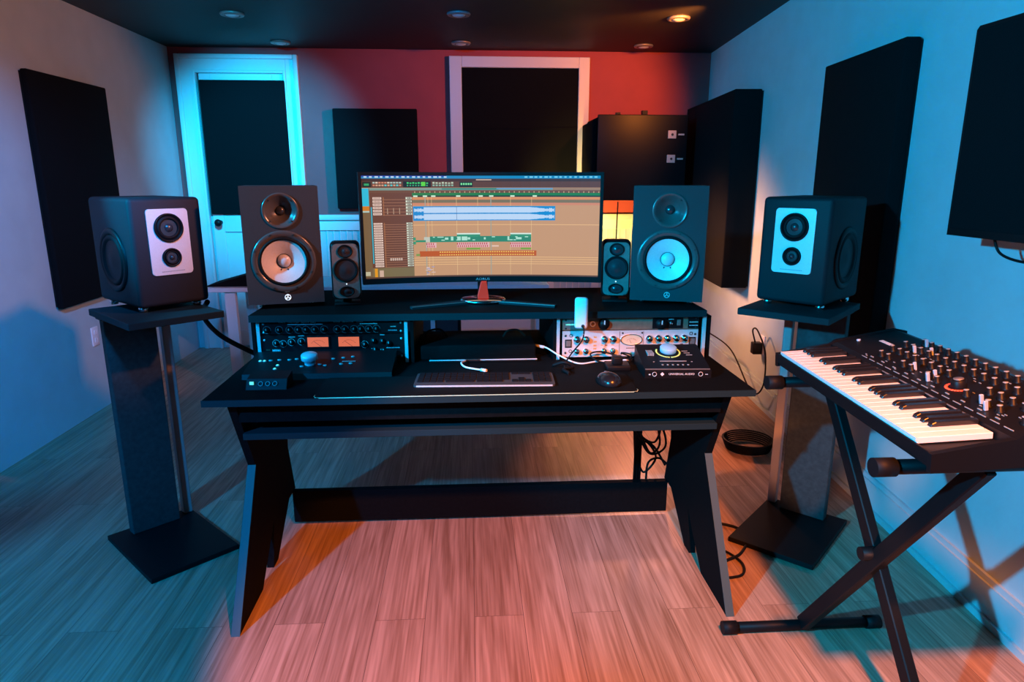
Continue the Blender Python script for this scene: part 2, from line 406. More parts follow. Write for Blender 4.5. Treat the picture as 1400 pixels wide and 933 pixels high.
tv = thing('wall_television', 'large black flat television on the right wall, cut by the frame edge', 'television', (1.545, 1.36, 1.26), -R(90))
b = new(); prism(b, [(-.70, .0), (-.69, -.0), (.69, 0), (.70, .01), (.70, .60), (.69, .61), (-.69, .61), (-.70, .60)], -.035, 0, 'Y'); obj('housing', b, M['plastic'], tv)
b = new(); bx(b, -.688, .688, -.037, -.035, .022, .598); obj('panel_glass', b, M['foam'], tv)
b = new(); bx(b, -.701, -.697, -.03, -.004, .02, .59); o = obj('edge_highlight', b, M['silver_dark'], tv)  # thin metal strip stands in for a highlight on the far edge
b = new(); bx(b, -.2, .2, 0, .05, .15, .45, .005, 1); bx(b, -.06, .06, .05, .125, .2, .4); obj('wall_bracket', b, M['tube'], tv)
b = new(); tube(b, [(1.56, 1.93, 1.27), (1.57, 1.90, 1.215), (1.58, 1.80, 1.20), (1.60, 1.70, 1.22), (1.60, 1.62, 1.27)], .004)
tag(obj('television_cable', b, M['rubber']), 'thin black cable looping below the wall television', 'cable')

# equipment case on the back wall
ec = thing('equipment_cabinet', 'black latched cabinet hanging on the orange-lit back wall right of the window', 'cabinet', (1.33, BY, 1.27))
b = new(); bx(b, -.33, .37, -.55, -.01, 0.02, .63, .012, 2)
bx(b, -.37, -.33, -.50, -.03, .10, .60, .008, 1); obj('body', b, M['foam'], ec)
b = new(); bx(b, -.34, .36, -.565, -.55, .0, .64, .006, 2)
bx(b, -.20, -.17, -.57, -.52, .64, .655); bx(b, .0, .04, -.57, -.52, .64, .67); bx(b, .10, .13, -.57, -.53, -.03, .0); obj('front_lid', b, M['plastic'], ec)
for z in (.495, .315):
    b = new(); bx(b, .205, .27, -.575, -.565, z - .03, z + .03, .003, 1); bx(b, .285, .33, -.578, -.566, z - .006, z + .006)
    lt = obj('latch', b, M['latch'], ec)
    b = new(); cyl(b, (.238, -.579, z), (.238, -.575, z), .009); obj('keyhole', b, M['blackprint'], lt)
b = new(); tube(b, [(1.165, 5.30, 1.26), (1.163, 5.31, .9), (1.168, 5.34, .5), (1.15, 5.5, .01)], .005)
tag(obj('hanging_cable', b, M['rubber']), 'thin black cable hanging from the latched cabinet on the back wall', 'cable')

# white power plates
def plate(label, loc, rz, plug=False, name='wall_outlet', cat='outlet'):
    p = thing(name, label, cat, loc, rz)
    b = new(); bx(b, -.038, .038, -.008, 0, 0, .12, .004, 2); obj('cover_plate', b, M['white_plastic'], p)
    for z in (.035, .085):
        b = new(); bx(b, -.014, .014, -.011, -.008, z - .014, z + .014, .003, 1)
        obj('socket', b, M['white_plastic'], p)
    return p
plate('small white switch plate low on the left wall', (LX, 4.28, .41), R(90), name='switch_plate', cat='switch')
plate('white wall outlet with a black plug on the right wall', (rwx(4.12), 4.12, .33), -R(90) - RA)
ad = thing('power_adapter', 'black power adapter plugged into the right wall outlet', 'adapter', (rwx(4.12) - .011, 4.12, .33), -R(90) - RA)
b = new(); bx(b, -.03, .03, -.06, 0, .0, .075, .006, 2); obj('housing', b, M['plastic'], ad)
b = new(); tube(b, [(0, -.04, .07), (.02, -.07, .16), (.08, -.06, .17), (.22, -.05, .05), (.25, -.06, -.15), (.10, -.08, -.22), (-.3, -.10, -.05), (-.6, -.2, .02)], .005); obj('lead', b, M['rubber'], ad)

# ------------------------------------------------------------------ back table and things behind the desk
tb = thing('side_table', 'long white table standing against the back wall behind the desk', 'table', (-.62, 4.85, 0))
b = new(); bx(b, -1.17, 1.17, -.26, .26, .69, .72, .003, 1); obj('tabletop', b, M['trim'], tb)
for x in (-1.0, -.42, .36, 1.10):
    for y in (-.22, .2):
        if x in (-.42, .36) and y > 0: continue
        b = new(); bx(b, x - (.035 if x == -1.0 else .015), x + (.035 if x == -1.0 else .015), y - .02, y + .02, 0, .69); obj('leg', b, M['trim'], tb)
bb = thing('floor_amplifier', 'black amplifier box standing under the white table', 'amplifier', (-.40, 4.92, 0))
b = new(); bx(b, -.30, .33, -.16, .16, .19, .60, .01, 2); obj('cabinet', b, M['foam'], bb)
b = new(); bx(b, -.28, .31, -.165, -.16, .21, .50); obj('grille', b, M['vinyl'], bb)
for x in (-.27, .30):
    for y in (-.13, .13):
        b = new(); cyl(b, (x, y, 0), (x, y, .19), .012, seg=12); obj('leg', b, M['tube'], bb)
sb = thing('black_case', 'low black wedge-shaped case on the left end of the white table', 'case', (-1.50, 4.80, .72))
b = new(); prism(b, [(-.30, 0), (.29, 0), (.29, .13), (.18, .13)], -.15, .15, 'Y'); obj('body', b, M['foam'], sb)
b = new(); bx(b, .1, .2, -.155, -.15, .03, .05); obj('clasp', b, M['plastic'], sb)
st = thing('wooden_stool', 'small stool with red-lit legs standing behind the desk', 'stool', (.39, 4.1, 0))
b = new(); cyl(b, (0, 0, .40), (0, 0, .43), .14, seg=28); obj('seat', b, M['plastic'], st)
for k in range(4):
    a = R(45 + 90 * k); b = new(); cyl(b, (.09 * math.cos(a), .09 * math.sin(a), .40), (.15 * math.cos(a), .15 * math.sin(a), 0), .014, seg=10); obj('leg', b, M['wood'], st)

# ================================================================== DESK
DX = 0.045
desk = thing('studio_desk', 'black studio desk with angled legs and a raised shelf carrying speakers and monitor', 'desk', (DX, 0, 0))
H_ = .885
b = new(); bx(b, -H_, H_, 2.05, 3.0, .738, .76, .002, 1); obj('desktop', b, M['black'], desk)
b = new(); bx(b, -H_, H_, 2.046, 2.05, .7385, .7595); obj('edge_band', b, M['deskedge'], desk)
b = new(); bx(b, -.80, .80, 2.12, 2.9, .66, .738); obj('apron', b, M['black'], desk)
b = new(); bx(b, -.80, .80, 2.14, 2.55, .59, .612, .001, 1); o = obj('keyboard_drawer', b, M['deskedge'], desk)
b = new()
for s in (-1, 1): bx(b, s * .78 - .01, s * .78 + .01, 2.2, 2.5, .612, .66)
obj('drawer_runner', b, M['plastic'], o)
for s in (-1, 1):
    # side frame as separate clean pieces: upper panel, front leg, rear foot
    b = new(); x0, x1 = sorted((s * .80, s * .826))
    prism(b, [(2.09, .738), (2.235, .46), (2.38, .36), (2.64, .36), (2.70, .738)], x0, x1, 'X')
    prism(b, [(2.235, .46), (1.935, 0), (2.19, 0), (2.38, .17), (2.38, .36)], x0, x1, 'X')
    prism(b, [(2.38, .36), (2.38, .17), (2.33, 0), (2.39, 0), (2.60, .15), (2.70, .15), (2.64, .36)], x0, x1, 'X')
    obj('leg', b, M['black'], desk)
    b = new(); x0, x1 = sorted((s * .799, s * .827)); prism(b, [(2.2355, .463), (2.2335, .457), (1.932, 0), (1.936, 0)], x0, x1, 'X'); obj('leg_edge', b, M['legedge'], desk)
b = new(); bx(b, -.80, .80, 2.65, 2.68, .015, .155); obj('crossbar', b, M['black'], desk)
# hutch
b = new(); bx(b, -.845, .845, 2.44, 3.0, .925, .952, .002, 1); obj('raised_shelf', b, M['black'], desk)
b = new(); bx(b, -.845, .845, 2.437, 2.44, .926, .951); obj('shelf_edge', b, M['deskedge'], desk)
for x0, x1 in ((-.845, -.833), (-.268, -.256), (.268, .280), (.860 - .0, .872)):
    b = new(); bx(b, x0, x1, 2.46, 2.98, .76, .925); obj('rack_side', b, M['black'], desk)
for x in (-.822, -.284, .286, .848):
    b = new(); bx(b, x - .006, x + .006, 2.460, 2.473, .762, .924); o = obj('rack_rail', b, M['silver'], desk)

# ------------------------------------------------------------------ speakers
def driver(parent, name, c, r_out, r_cone, depth, mcone, msur, cap_r, mcap, axis=(0, -1, 0), cap_m=None, ring=0.003):
    a = Vector(axis)
    b = new(); lathe(b, [(r_out, -.001), (r_out, ring), (r_out - .006, ring + .003), (r_cone + .012, ring), (r_cone + .01, -.001)], c, axis); fr = obj(name + '_ring', b, msur, parent)
    b = new(); lathe(b, [(r_cone + .012, .001), (r_cone + .008, .007), (r_cone + .002, .006), (r_cone, 0.0)], c, axis); obj('surround', b, M['rubber'], fr)
    b = new(); lathe(b, [(r_cone, .0005), (r_cone * .7, -depth * .35 + .001), (cap_r, -depth)], c, axis); obj('cone', b, mcone, fr)
    b = new(); lathe(b, [(cap_r, -depth), (cap_r * .8, -depth + cap_r * .28), (cap_r * .4, -depth + cap_r * .45), (0, -depth + cap_r * .5)], c, axis, seg=24); obj('dust_cap', b, mcap, fr)
    return fr

def cabinet_with_holes(w, d, h, holes, bev):
    """bevelled box with sunken round recesses on the front so cones can lie inside"""
    b = new(); bx(b, -w / 2, w / 2, -d / 2 + .045, d / 2, 0, h, bev, 2)
    return b

def front_baffle(bm, w, h, y0, y1, holes, bev=.004, seg=40, mi=0, z_off=0.0):
    """front plate with round holes: built as ring of quads per hole inside grid cells"""
    # horizontal bands, one hole per band
    zs = [0.0]
    hs = sorted(holes, key=lambda q: q[1])
    for a, c in zip(hs, hs[1:]): zs.append((a[1] + a[2] + c[1] - c[2]) / 2)
    zs.append(h)
    for k, (cx, cz, r) in enumerate(hs):
        z0, z1 = zs[k], zs[k + 1]
        outer = []; inner = []
        for i in range(seg):
            t = 2 * PI * (i + .5) / seg; dx, dz_ = math.cos(t), math.sin(t)
            inner.append((cx + r * dx, cz + r * dz_))
            s = min([((w / 2 - cx) / dx) if dx > 1e-6 else 9, ((-w / 2 - cx) / dx) if dx < -1e-6 else 9, ((z1 - cz) / dz_) if dz_ > 1e-6 else 9, ((z0 - cz) / dz_) if dz_ < -1e-6 else 9])
            outer.append([cx + s * dx, cz + s * dz_])
        for (qx, qz) in ((w / 2, z0), (w / 2, z1), (-w / 2, z0), (-w / 2, z1)):   # snap the nearest to the corner
            j = min(range(seg), key=lambda i: (outer[i][0] - qx) ** 2 + (outer[i][1] - qz) ** 2); outer[j] = [qx, qz]
        for i in range(seg):
            j = (i + 1) % seg
            vo = [bm.verts.new((p[0], y0, p[1] + z_off)) for p in (outer[i], outer[j])]
            vi = [bm.verts.new((p[0], y0, p[1] + z_off)) for p in (inner[i], inner[j])]
            vb = [bm.verts.new((p[0], y1, p[1] + z_off)) for p in (inner[i], inner[j])]
            f = bm.faces.new([vo[0], vo[1], vi[1], vi[0]]); f.material_index = mi
            f = bm.faces.new([vi[0], vi[1], vb[1], vb[0]]); f.material_index = mi; f.smooth = True
    # sides
    for (p, q) in (((-w / 2, 0), (w / 2, 0)), ((w / 2, 0), (w / 2, h)), ((w / 2, h), (-w / 2, h)), ((-w / 2, h), (-w / 2, 0))):
        f = bm.faces.new([bm.verts.new((p[0], y0, p[1] + z_off)), bm.verts.new((q[0], y0, q[1] + z_off)), bm.verts.new((q[0], y1, q[1] + z_off)), bm.verts.new((p[0], y1, p[1] + z_off))]); f.material_index = mi
    return bm

def studio_monitor(label, loc, rz):
    W, D, H = .275, .34, .437; z0 = .018
    t = thing('studio_monitor', label, 'speaker', loc, rz, 'large two-way monitors on the desk shelf')
    b = new(); bx(b, -W / 2, W / 2, -D / 2 + .05, D / 2, z0, z0 + H, .003, 1)
    hz, wz = H - .090, H - .277
    front_baffle(b, W, H, -D / 2, -D / 2 + .05, [(0, hz, .060), (0, wz, .104)], z_off=z0)
    obj('cabinet', b, M['vinyl'], t)
    F = -D / 2
    # waveguide
    b = new(); lathe(b, [(.066, -.001), (.066, .003), (.060, .004), (.052, -.004), (.038, -.020), (.022, -.032), (.018, -.034)], (0, F, z0 + hz)); hn = obj('waveguide', b, M['horn'], t)
    b = new(); lathe(b, [(.038, -.0195), (.036, -.030), (.02, -.034)], (0, F, z0 + hz)); lathe(b, [(.018, -.034), (.014, -.026), (.007, -.022), (0, -.021)], (0, F, z0 + hz), seg=24); obj('tweeter_dome', b, M['cone_black'], hn)
    for k in range(4):
        a = R(45 + 90 * k); p = Vector((.054 * math.cos(a), F, z0 + hz + .054 * math.sin(a))); b = new(); cyl(b, p + Vector((0, .004, 0)), p + Vector((0, -.003, 0)), .0032, seg=10)
        obj('screw', b, M['blackprint'], hn)
    wf = driver(t, 'woofer', (0, F, z0 + wz), .116, .080, .021, M['cone_white'], M['horn'], .026, M['dust'])
    b = new(); lathe(b, [(.0275, -.0205), (.0265, -.017), (.0255, -.0205)], (0, F, z0 + wz)); obj('cap_seam', b, M['blackprint'], wf)
    b = new()
    for s in (-1, 1): bx(b, -.002, .002, -.001, .001, -.010, .003, mtx=Matrix.Translation((s * .012, F + .0165, z0 + wz - .031)) @ Matrix.Rotation(s * R(-25), 4, 'Y')); bx(b, -.005, .005, -.001, .001, -.012, -.008, mtx=Matrix.Translation((s * .012, F + .0165, z0 + wz - .031)) @ Matrix.Rotation(s * R(-25), 4, 'Y'))
    obj('lead_eyelet', b, M['blackprint'], wf)
    for k in range(8):
        a = R(22.5 + 45 * k); p = Vector((.107 * math.cos(a), F - .003, z0 + wz + .107 * math.sin(a))); b = new(); cyl(b, p, p + Vector((0, -.005, 0)), .0035, seg=10)
        obj('screw', b, M['blackprint'], wf)
    # badge: ring with three tuning forks
    b = new(); c = (0.004, F, z0 + .024); lathe(b, [(.0115, 0), (.0115, .0012), (.0095, .0012), (.0095, 0)], c, seg=28)
    for k in range(3):
        m = Matrix.Translation(c) @ Matrix.Rotation(R(120 * k), 4, 'Y')
        bx(b, -.0007, .0007, -.0012, 0, 0, .0045, mtx=m)
        for s in (-1, 1): bx(b, s * .0017 - .0006, s * .0017 + .0006, -.0012, 0, .0040, .0105, mtx=m)
        bx(b, -.0023, .0023, -.0012, 0, .0035, .0047, mtx=m)
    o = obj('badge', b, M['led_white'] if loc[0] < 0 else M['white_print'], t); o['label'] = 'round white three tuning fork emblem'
    for x in (-.09, .09):
        for y in (-.11, .11):
            b = new(); cyl(b, (x, y, 0), (x, y, z0), .014, .012, seg=16); obj('foot', b, M['chrome'], t)
    return t
studio_monitor('left large black monitor speaker with white woofer cone on the desk shelf', (-.735, 2.74, .952), R(14))
studio_monitor('right large black monitor speaker with white woofer cone on the desk shelf', (.805, 2.70, .952), R(-16))

def side_firing_monitor(label, loc, rz, s):
    W, D, H = .258, .36, .392; z0 = .02
    t = thing('three_way_monitor', label, 'speaker', loc, rz, 'outer monitors on floor stands')
    F = -D / 2
    b = new(); bx(b, -W / 2, W / 2, F, D / 2, z0, z0 + H, .016, 3); obj('cabinet', b, M['barevinyl'], t)
    pw, ph = .148, .238; pc = z0 + H - .04 - ph / 2
    b = new(); prism(b, rrect(pw, ph, .012, cy=pc), F - .005, F, 'Y')
    bmesh.ops.bevel(b, geom=[e for e in b.edges if e.verts[0].co.y < F - .004 and e.verts[1].co.y < F - .004], offset=.0012, segments=1, affect='EDGES')
    pl = obj('driver_plate', b, M['silver'], t); pl['label'] = 'rounded pale metal front plate'
    for (zc, r, dp) in ((z0 + H - .108, .052, .0), (z0 + H - .215, .034, .0)):
        c = (0, F - .005, zc)
        b = new(); lathe(b, [(r, 0), (r, .006), (r - .004, .008), (r - .007, .003), (r - .009, .001)], c); fr = obj('driver_ring', b, M['plastic'], pl)
        b = new(); lathe(b, [(r - .009, .001), (r * .72, .007), (r * .60, .006), (r * .58, .001)], c); obj('surround', b, M['rubber'], fr)
        b = new(); lathe(b, [(r * .58, .001), (r * .45, .0012), (r * .30, .0015)], c); obj('cone', b, M['cone_black'], fr)
        b = new(); lathe(b, [(r * .30, .0015), (r * .22, .006), (r * .1, .009), (0, .0095)], c, seg=24); obj('dome', b, M['cone_black'], fr)
    b = new()
    for k in range(14):
        bx(b, -.04 + k * .006, -.036 + k * .006, F - .0055, F - .0049, pc - ph / 2 + .011, pc - ph / 2 + .014)
    obj('maker_marking', b, M['grey_print'], pl)
    # side woofer
    c = (s * W / 2, .0, z0 + .165)
    b = new(); lathe(b, [(.118, 0), (.118, .004), (.108, .009), (.098, .006), (.094, .0015)], c, (s, 0, 0)); sw = obj('side_woofer_ring', b, M['plastic'], t)
    b = new(); lathe(b, [(.094, .0015), (.088, .009), (.078, .008), (.072, .002)], c, (s, 0, 0)); obj('surround', b, M['rubber'], sw)
    b = new(); lathe(b, [(.072, .002), (.05, .0016), (.018, .008), (0, .009)], c, (s, 0, 0)); obj('cone', b, M['plastic'], sw)
    for x in (-.10, .10):
        for y in (-.13, .13):
            b = new(); lathe(b, [(.0, 0), (.012, 0), (.016, .006), (.016, .016), (.012, .02), (0, .02)], (x, y, 0), (0, 0, 1), seg=20); obj('foot', b, M['chrome'], t)
    return t
side_firing_monitor('far left black monitor speaker with side woofer on a floor stand', (-1.225, 2.675, .955), R(47), -1)
side_firing_monitor('far right black monitor speaker with cyan-lit front plate on a floor stand', (1.335, 2.56, .955), R(-48), 1)

def floor_stand(label, loc, rz, s):
    t = thing('speaker_stand', label, 'speaker stand', loc, rz, 'speaker floor stands')
    b = new(); bx(b, -.165, .165, -.23, .23, 0, .02, .002, 1); obj('base_plate', b, M['tube'], t)
    o_ = -s * .046
    b = new(); bx(b, -.165 + o_, .165 + o_, -.205, .205, .93, .955, .002, 1); obj('top_plate', b, M['deskedge'], t)
    b = new(); x0, x1 = sorted((s * .09, s * -.095)); bx(b, x0, x1, .155, .20, .02, .93, .003, 1); obj('column', b, M['standsteel'], t)
    b = new(); x0, x1 = sorted((s * -.125, s * -.16)); bx(b, x0, x1, .185, .22, .02, .93, .003, 1); obj('pole', b, M['standpole'], t)
    b = new(); x0, x1 = sorted((s * .10, s * -.16)); bx(b, x0, x1, .145, .205, .915, .93); obj('top_bracket', b, M['tube'], t)
    return t
floor_stand('black speaker stand left of the desk with square base plate', (-1.208, 2.525, 0), R(44), -1)
floor_stand('black speaker stand right of the desk, behind the keyboard stand', (1.31, 2.46, 0), R(-44), 1)

def mini_monitor(label, loc, rz):
    t = thing('mini_monitor', label, 'speaker', loc, rz, 'small curved speakers beside the screen')
    b = new(); bx(b, -.05, .05, -.045, .045, 0, .010, .003, 2); cyl(b, (0, .01, .010), (0, .01, .028), .016); obj('stand_foot', b, M['rubber'], t)
    W, D, H = .112, .11, .222
    b = new(); bx(b, -W / 2, W / 2, -D / 2 + .012, D / 2, .024, .024 + H, .018, 4); obj('shell', b, M['plastic'], t)
    b = new(); poly = rrect(W - .012, H - .014, .02, cy=.024 + H / 2)
    prism(b, poly, -D / 2, -D / 2 + .03, 'Y'); bmesh.ops.bevel(b, geom=[e for e in b.edges if e.verts[0].co.y < -D / 2 + .001 and e.verts[1].co.y < -D / 2 + .001], offset=.004, segments=2, affect='EDGES')
    fp = obj('front_face', b, M['silver_dark'], t)
    F = -D / 2
    for (zc, r, sx, nm) in ((.024 + H - .034, .025, 1.15, 'upper_driver'), (.024 + H - .105, .046, 1.0, 'main_driver'), (.024 + .034, .020, 1.45, 'lower_driver')):
        b = new(); lathe(b, [(r, 0), (r, .004), (r - .004, .005), (r * .8, .001), (r * .5, .0006)], (0, F, zc), seg=36, sx=sx); dr = obj(nm, b, M['rubber'], fp)
        b = new(); lathe(b, [(r * .78, .0012), (r * .5, .0009), (r * .25, .004), (0, .006)], (0, F, zc), seg=30, sx=sx); obj('cone', b, M['cone_black'], dr)
    b = new(); lathe(b, [(.0025, 0), (.0025, .001), (0, .0012)], (0, F, .024 + .062), seg=12); obj('power_light', b, M['led_white'], fp)
    return t
mini_monitor('small rounded speaker left of the curved screen', (-.482, 2.66, .952), R(10))
mini_monitor('small rounded speaker right of the curved screen', (.585, 2.66, .952), R(-10))

# ------------------------------------------------------------------ curved monitor
MX, MY = .053, 2.665
mon = thing('curved_monitor', 'wide curved computer monitor showing an audio editing session', 'monitor', (MX, MY, .952))
RC = 1.9
def cpt(u, z, off=0.0):
    """u along the arc (metres from centre)"""
    a = u / RC
    return Vector(((RC - off) * math.sin(a), -(RC - (RC - off) * math.cos(a)) , z)) if False else Vector(((RC + off) * math.sin(a), (RC + off) * math.cos(a) - RC, z))
MW, Z0, Z1 = .935, .082, .505
def arcbox(bm, u0, u1, z0, z1, o0, o1, n=24, mi=0):
    A = []
    for i in range(n + 1):
        u = u0 + (u1 - u0) * i / n
        A.append([bm.verts.new(cpt(u, z, o)) for (z, o) in ((z0, o0), (z1, o0), (z1, o1), (z0, o1))])
    for p, q in zip(A, A[1:]):
        for k in range(4):
            f = bm.faces.new([p[k], q[k], q[(k + 1) % 4], p[(k + 1) % 4]]); f.material_index = mi
    bm.faces.new(A[0]); bm.faces.new(A[-1][::-1])
b = new(); arcbox(b, -MW / 2, MW / 2, Z0, Z1, 0, .028); obj('housing', b, M['plastic'], mon)
b = new()
arcbox(b, -MW / 2, MW / 2, Z1 - .012, Z1, -.004, 0); arcbox(b, -MW / 2, MW / 2, Z0, Z0 + .022, -.004, 0)
arcbox(b, -MW / 2, -MW / 2 + .011, Z0 + .022, Z1 - .012, -.004, 0, 2); arcbox(b, MW / 2 - .011, MW / 2, Z0 + .022, Z1 - .012, -.004, 0, 2)
bz = obj('bezel', b, M['plastic'], mon)
text('maker_name', 'AORUS', .013, M['grey_print'], mon, (0, -.0052, Z0 + .011), label='small grey AORUS wordmark', sx=1.3)
b = new(); bx(b, -.17, .17, .03, .075, .15, .42, .02, 2); obj('rear_cover', b, M['plastic'], mon)
# picture
SU0, SU1, SZ0, SZ1 = -MW / 2 + .012, MW / 2 - .012, Z0 + .022, Z1 - .013
sb_ = new(); col = sb_.loops.layers.float_color.new('picture')
def s2l(c): return tuple(((x / 255) / 12.92 if x / 255 <= .04045 else ((x / 255 + .055) / 1.055) ** 2.4) for x in c)
LAY = [0.0]
def pic(u0, u1, v0, v1, c, lay=1):
    n = max(1, int((u1 - u0) * 24)); L = s2l(c); o = -.0006 - lay * .00025
    for i in range(n):
        a0 = u0 + (u1 - u0) * i / n; a1 = u0 + (u1 - u0) * (i + 1) / n
        q = [cpt(SU0 + (SU1 - SU0) * u, SZ1 - (SZ1 - SZ0) * v, o) for (u, v) in ((a0, v1), (a1, v1), (a1, v0), (a0, v0))]
        f = sb_.faces.new([sb_.verts.new(p) for p in q])
        for l in f.loops: l[col] = (*L, 1)
rnd = random.random
TAN = (196, 148, 108)
pic(0, 1, 0, 1, TAN, 0)
pic(0, 1, 0, .028, (25, 130, 185)); pic(0, .35, 0, .012, (40, 70, 170), 2)
for k in range(16): pic(.01 + k * .022, .01 + k * .022 + .010 + rnd() * .007, .006, .020, (190, 215, 235), 3)
for k in range(15): pic(.68 + k * .021, .68 + k * .021 + .009 + rnd() * .006, .006, .020, (120, 205, 235), 3)
pic(0, 1, .028, .055, (62, 38, 30)); pic(.475, .54, .034, .045, (200, 170, 150), 2)
pic(0, 1, .055, .115, (92, 55, 38)); pic(.003, .038, .06, .11, (15, 35, 28), 2); pic(.01, .03, .075, .095, (40, 160, 100), 3)
for k in range(10):
    pic(.045 + k * .012, .054 + k * .012, .06, .075, random.choice([(205, 130, 100), (170, 190, 180), (220, 200, 180)]), 2)
    pic(.045 + k * .012, .054 + k * .012, .085, .10, random.choice([(205, 130, 100), (90, 200, 200), (210, 160, 130)]), 2)
pic(.17, .285, .055, .112, (12, 22, 20), 2)
for k in range(8): pic(.185 + k * .0115, .193 + k * .0115, .062 + (k % 2) * .004, .078, (60, 200, 110), 3); pic(.185 + k * .0115, .191 + k * .0115, .088, .1, (50, 170, 120), 3)
pic(.245, .262, .06, .1, (90, 210, 60), 4)
for k in range(7): pic(.292 + k * .013, .301 + k * .013, .06 + (k % 3) * .003, .078, (180, 195, 170), 2); pic(.292 + k * .013, .301 + k * .013, .086, .1, (140, 180, 160), 2)
pic(.405, .46, .058, .108, (15, 25, 22), 2)
for k in range(5): pic(.41 + k * .01, .417 + k * .01, .07, .09, (120, 220, 150), 3)
pic(.03, 1, .118, .14, (120, 150, 140)); pic(.33, .57, .118, .135, (60, 130, 120), 2); pic(.80, 1, .118, .14, (150, 120, 95), 2); pic(.55, .80, .118, .13, (95, 150, 195), 2)
pic(.03, 1, .14, .165, (110, 70, 48)); pic(.205, 1, .165, .192, (38, 120, 62)); pic(.205, 1, .192, .205, (40, 45, 35))
for k in range(38): pic(.215 + k * .021, .219 + k * .021, .15, .165, (190, 160, 120), 2)
for u in (.21, .25, .285, .39, .485, .53, .62, .715): pic(u, u + .018, .19, .204, (205, 235, 210), 2)
pic(.205, 1, .207, .232, (214, 140, 88)); pic(.205, 1, .232, .262, (122, 110, 82)); pic(.205, 1, .262, .285, (206, 132, 100))
# left column
pic(0, .03, .12, 1, (118, 92, 60)); pic(0, .027, .12, .29, (40, 185, 215), 2); pic(0, .027, .29, .335, (205, 120, 25), 2); pic(0, .027, .335, .35, (170, 200, 190), 2)
pic(.03, .205, .165, .895, (104, 62, 42)); pic(.03, .205, .895, 1, (122, 105, 70)); pic(.033, .038, .30, .85, (50, 170, 190), 2)
rows = [.205 + k * .030 for k in range(6)] + [.452 + k * .0232 for k in range(19)]
for i, v in enumerate(rows):
    h = .022 if i < 6 else .0165
    pic(.042, .078, v, v + h, (232, 205, 190), 2); pic(.178, .203, v, v + h, (205, 210, 190), 2)
    for k in range(3): pic(.186 + k * .005, .189 + k * .005, v + .003, v + h - .003, (60, 40, 35), 3)
    for k in range(5): pic(.046 + k * .006, .049 + k * .006, v + .004, v + h - .005, (130, 70, 60), 3)
    pic(.082, .178, v + h, v + h + .0035, (178, 122, 92), 2)
    pic(.084, .088, v, v + h, (160, 100, 60), 3)
for u in (.10, .125, .15): pic(u, u + .003, .31, .37, (180, 150, 125), 2)
pic(.038, .05, .90, 1, (225, 150, 25), 2); pic(.058, .075, .92, 1, (205, 170, 150), 2); pic(.0, .02, .93, .97, (190, 180, 150), 2)
for k in range(6): pic(.105 + k * .009, .111 + k * .009, .80, .825, (205, 180, 165), 3)
# big waveform
pic(.207, .812, .295, .437, (28, 140, 205), 2); pic(.212, .808, .303, .43, (188, 212, 240), 3)
n = 260
for k in range(n):
    u = .208 + .602 * k / n
    e = 1.0 if u < .25 else (.10 if u < .70 else min(1, .12 + (u - .70) / .07 * .8))
    e *= .5 + rnd() * .8
    hh = .004 + .016 * e
    for vc in (.366,): pic(u, u + .0024, vc - hh, vc + hh, (28, 135, 205), 4)
    pic(u, u + .0024, .298, .303 + .018 * e, (28, 135, 205), 4); pic(u, u + .0024, .43 - .018 * e, .434, (28, 135, 205), 4)
pic(.39, .3915, .30, .43, (40, 90, 150), 5)
for v in (.476, .803, .825, .85, .872): pic(.205, 1, v, v + .005, (238, 190, 130))
for v in (.60, .64): pic(.205, .215, v, v + .03, (60, 150, 110), 2)
# green clips
pic(.215, .26, .628, .648, (50, 140, 105), 2); pic(.25, .275, .598, .648, (190, 195, 180), 2)
pic(.275, .71, .592, .650, (52, 132, 104), 2); pic(.39, .49, .562, .60, (60, 145, 110), 2); pic(.62, .71, .562, .60, (60, 145, 110), 2)
pic(.39, .49, .562, .575, (215, 235, 225), 3); pic(.62, .71, .562, .575, (215, 235, 225), 3)
for k in range(46):
    u = .28 + rnd() * .41
    pic(u, u + .006 + rnd() * .01, .596 + random.choice([0, .03]), .605 + random.choice([0, .03]), (175, 225, 205), 4) if k % 2 else None
def hatch(u0, u1, v0, v1):
    pic(u0, u1, v0, v1, (225, 175, 175), 2)
    u = u0
    while u < u1 - .006:
        pic(u, u + .004, v0 + .003, v0 + (v1 - v0) * .45, (185, 60, 65), 3); pic(u + .003, u + .007, v0 + (v1 - v0) * .55, v1 - .003, (190, 70, 70), 3); u += .009
hatch(.26, .302, .655, .705); hatch(.39, .53, .655, .705); hatch(.62, .71, .655, .705)
pic(.43, .49, .71, .728, (120, 160, 50), 2); pic(.665, .71, .71, .728, (120, 160, 50), 2); pic(.54, .57, .685, .70, (225, 190, 170), 2)
pic(.23, .733, .738, .792, (186, 84, 14), 2); pic(.215, .235, .765, .785, (120, 150, 70), 2)
for k in range(42): pic(.315 + k * .0098, .321 + k * .0098, .745, .757, (240, 190, 90), 3); pic(.315 + k * .0098, .321 + k * .0098, .773, .784, (240, 190, 90), 3)
for u in (.27, .285, .48, .62, .71, .39): pic(u, u + .0014, .205, .99, (232, 196, 140), 1.5)
for u in (.257, .535): pic(u, u + .004, .205, .99, (160, 160, 145), 1.4)
for k in range(12): u = .245 + rnd() * .05; v = .89 + rnd() * .08; pic(u, u + .012, v, v + .008, random.choice([(150, 150, 190), (215, 185, 175)]), 2)
pic(0, 1, .985, 1, (90, 60, 42), 3)
o = obj('screen', sb_, M['screen'], mon); o['label'] = 'lit tan screen with blue waveform and track lanes'
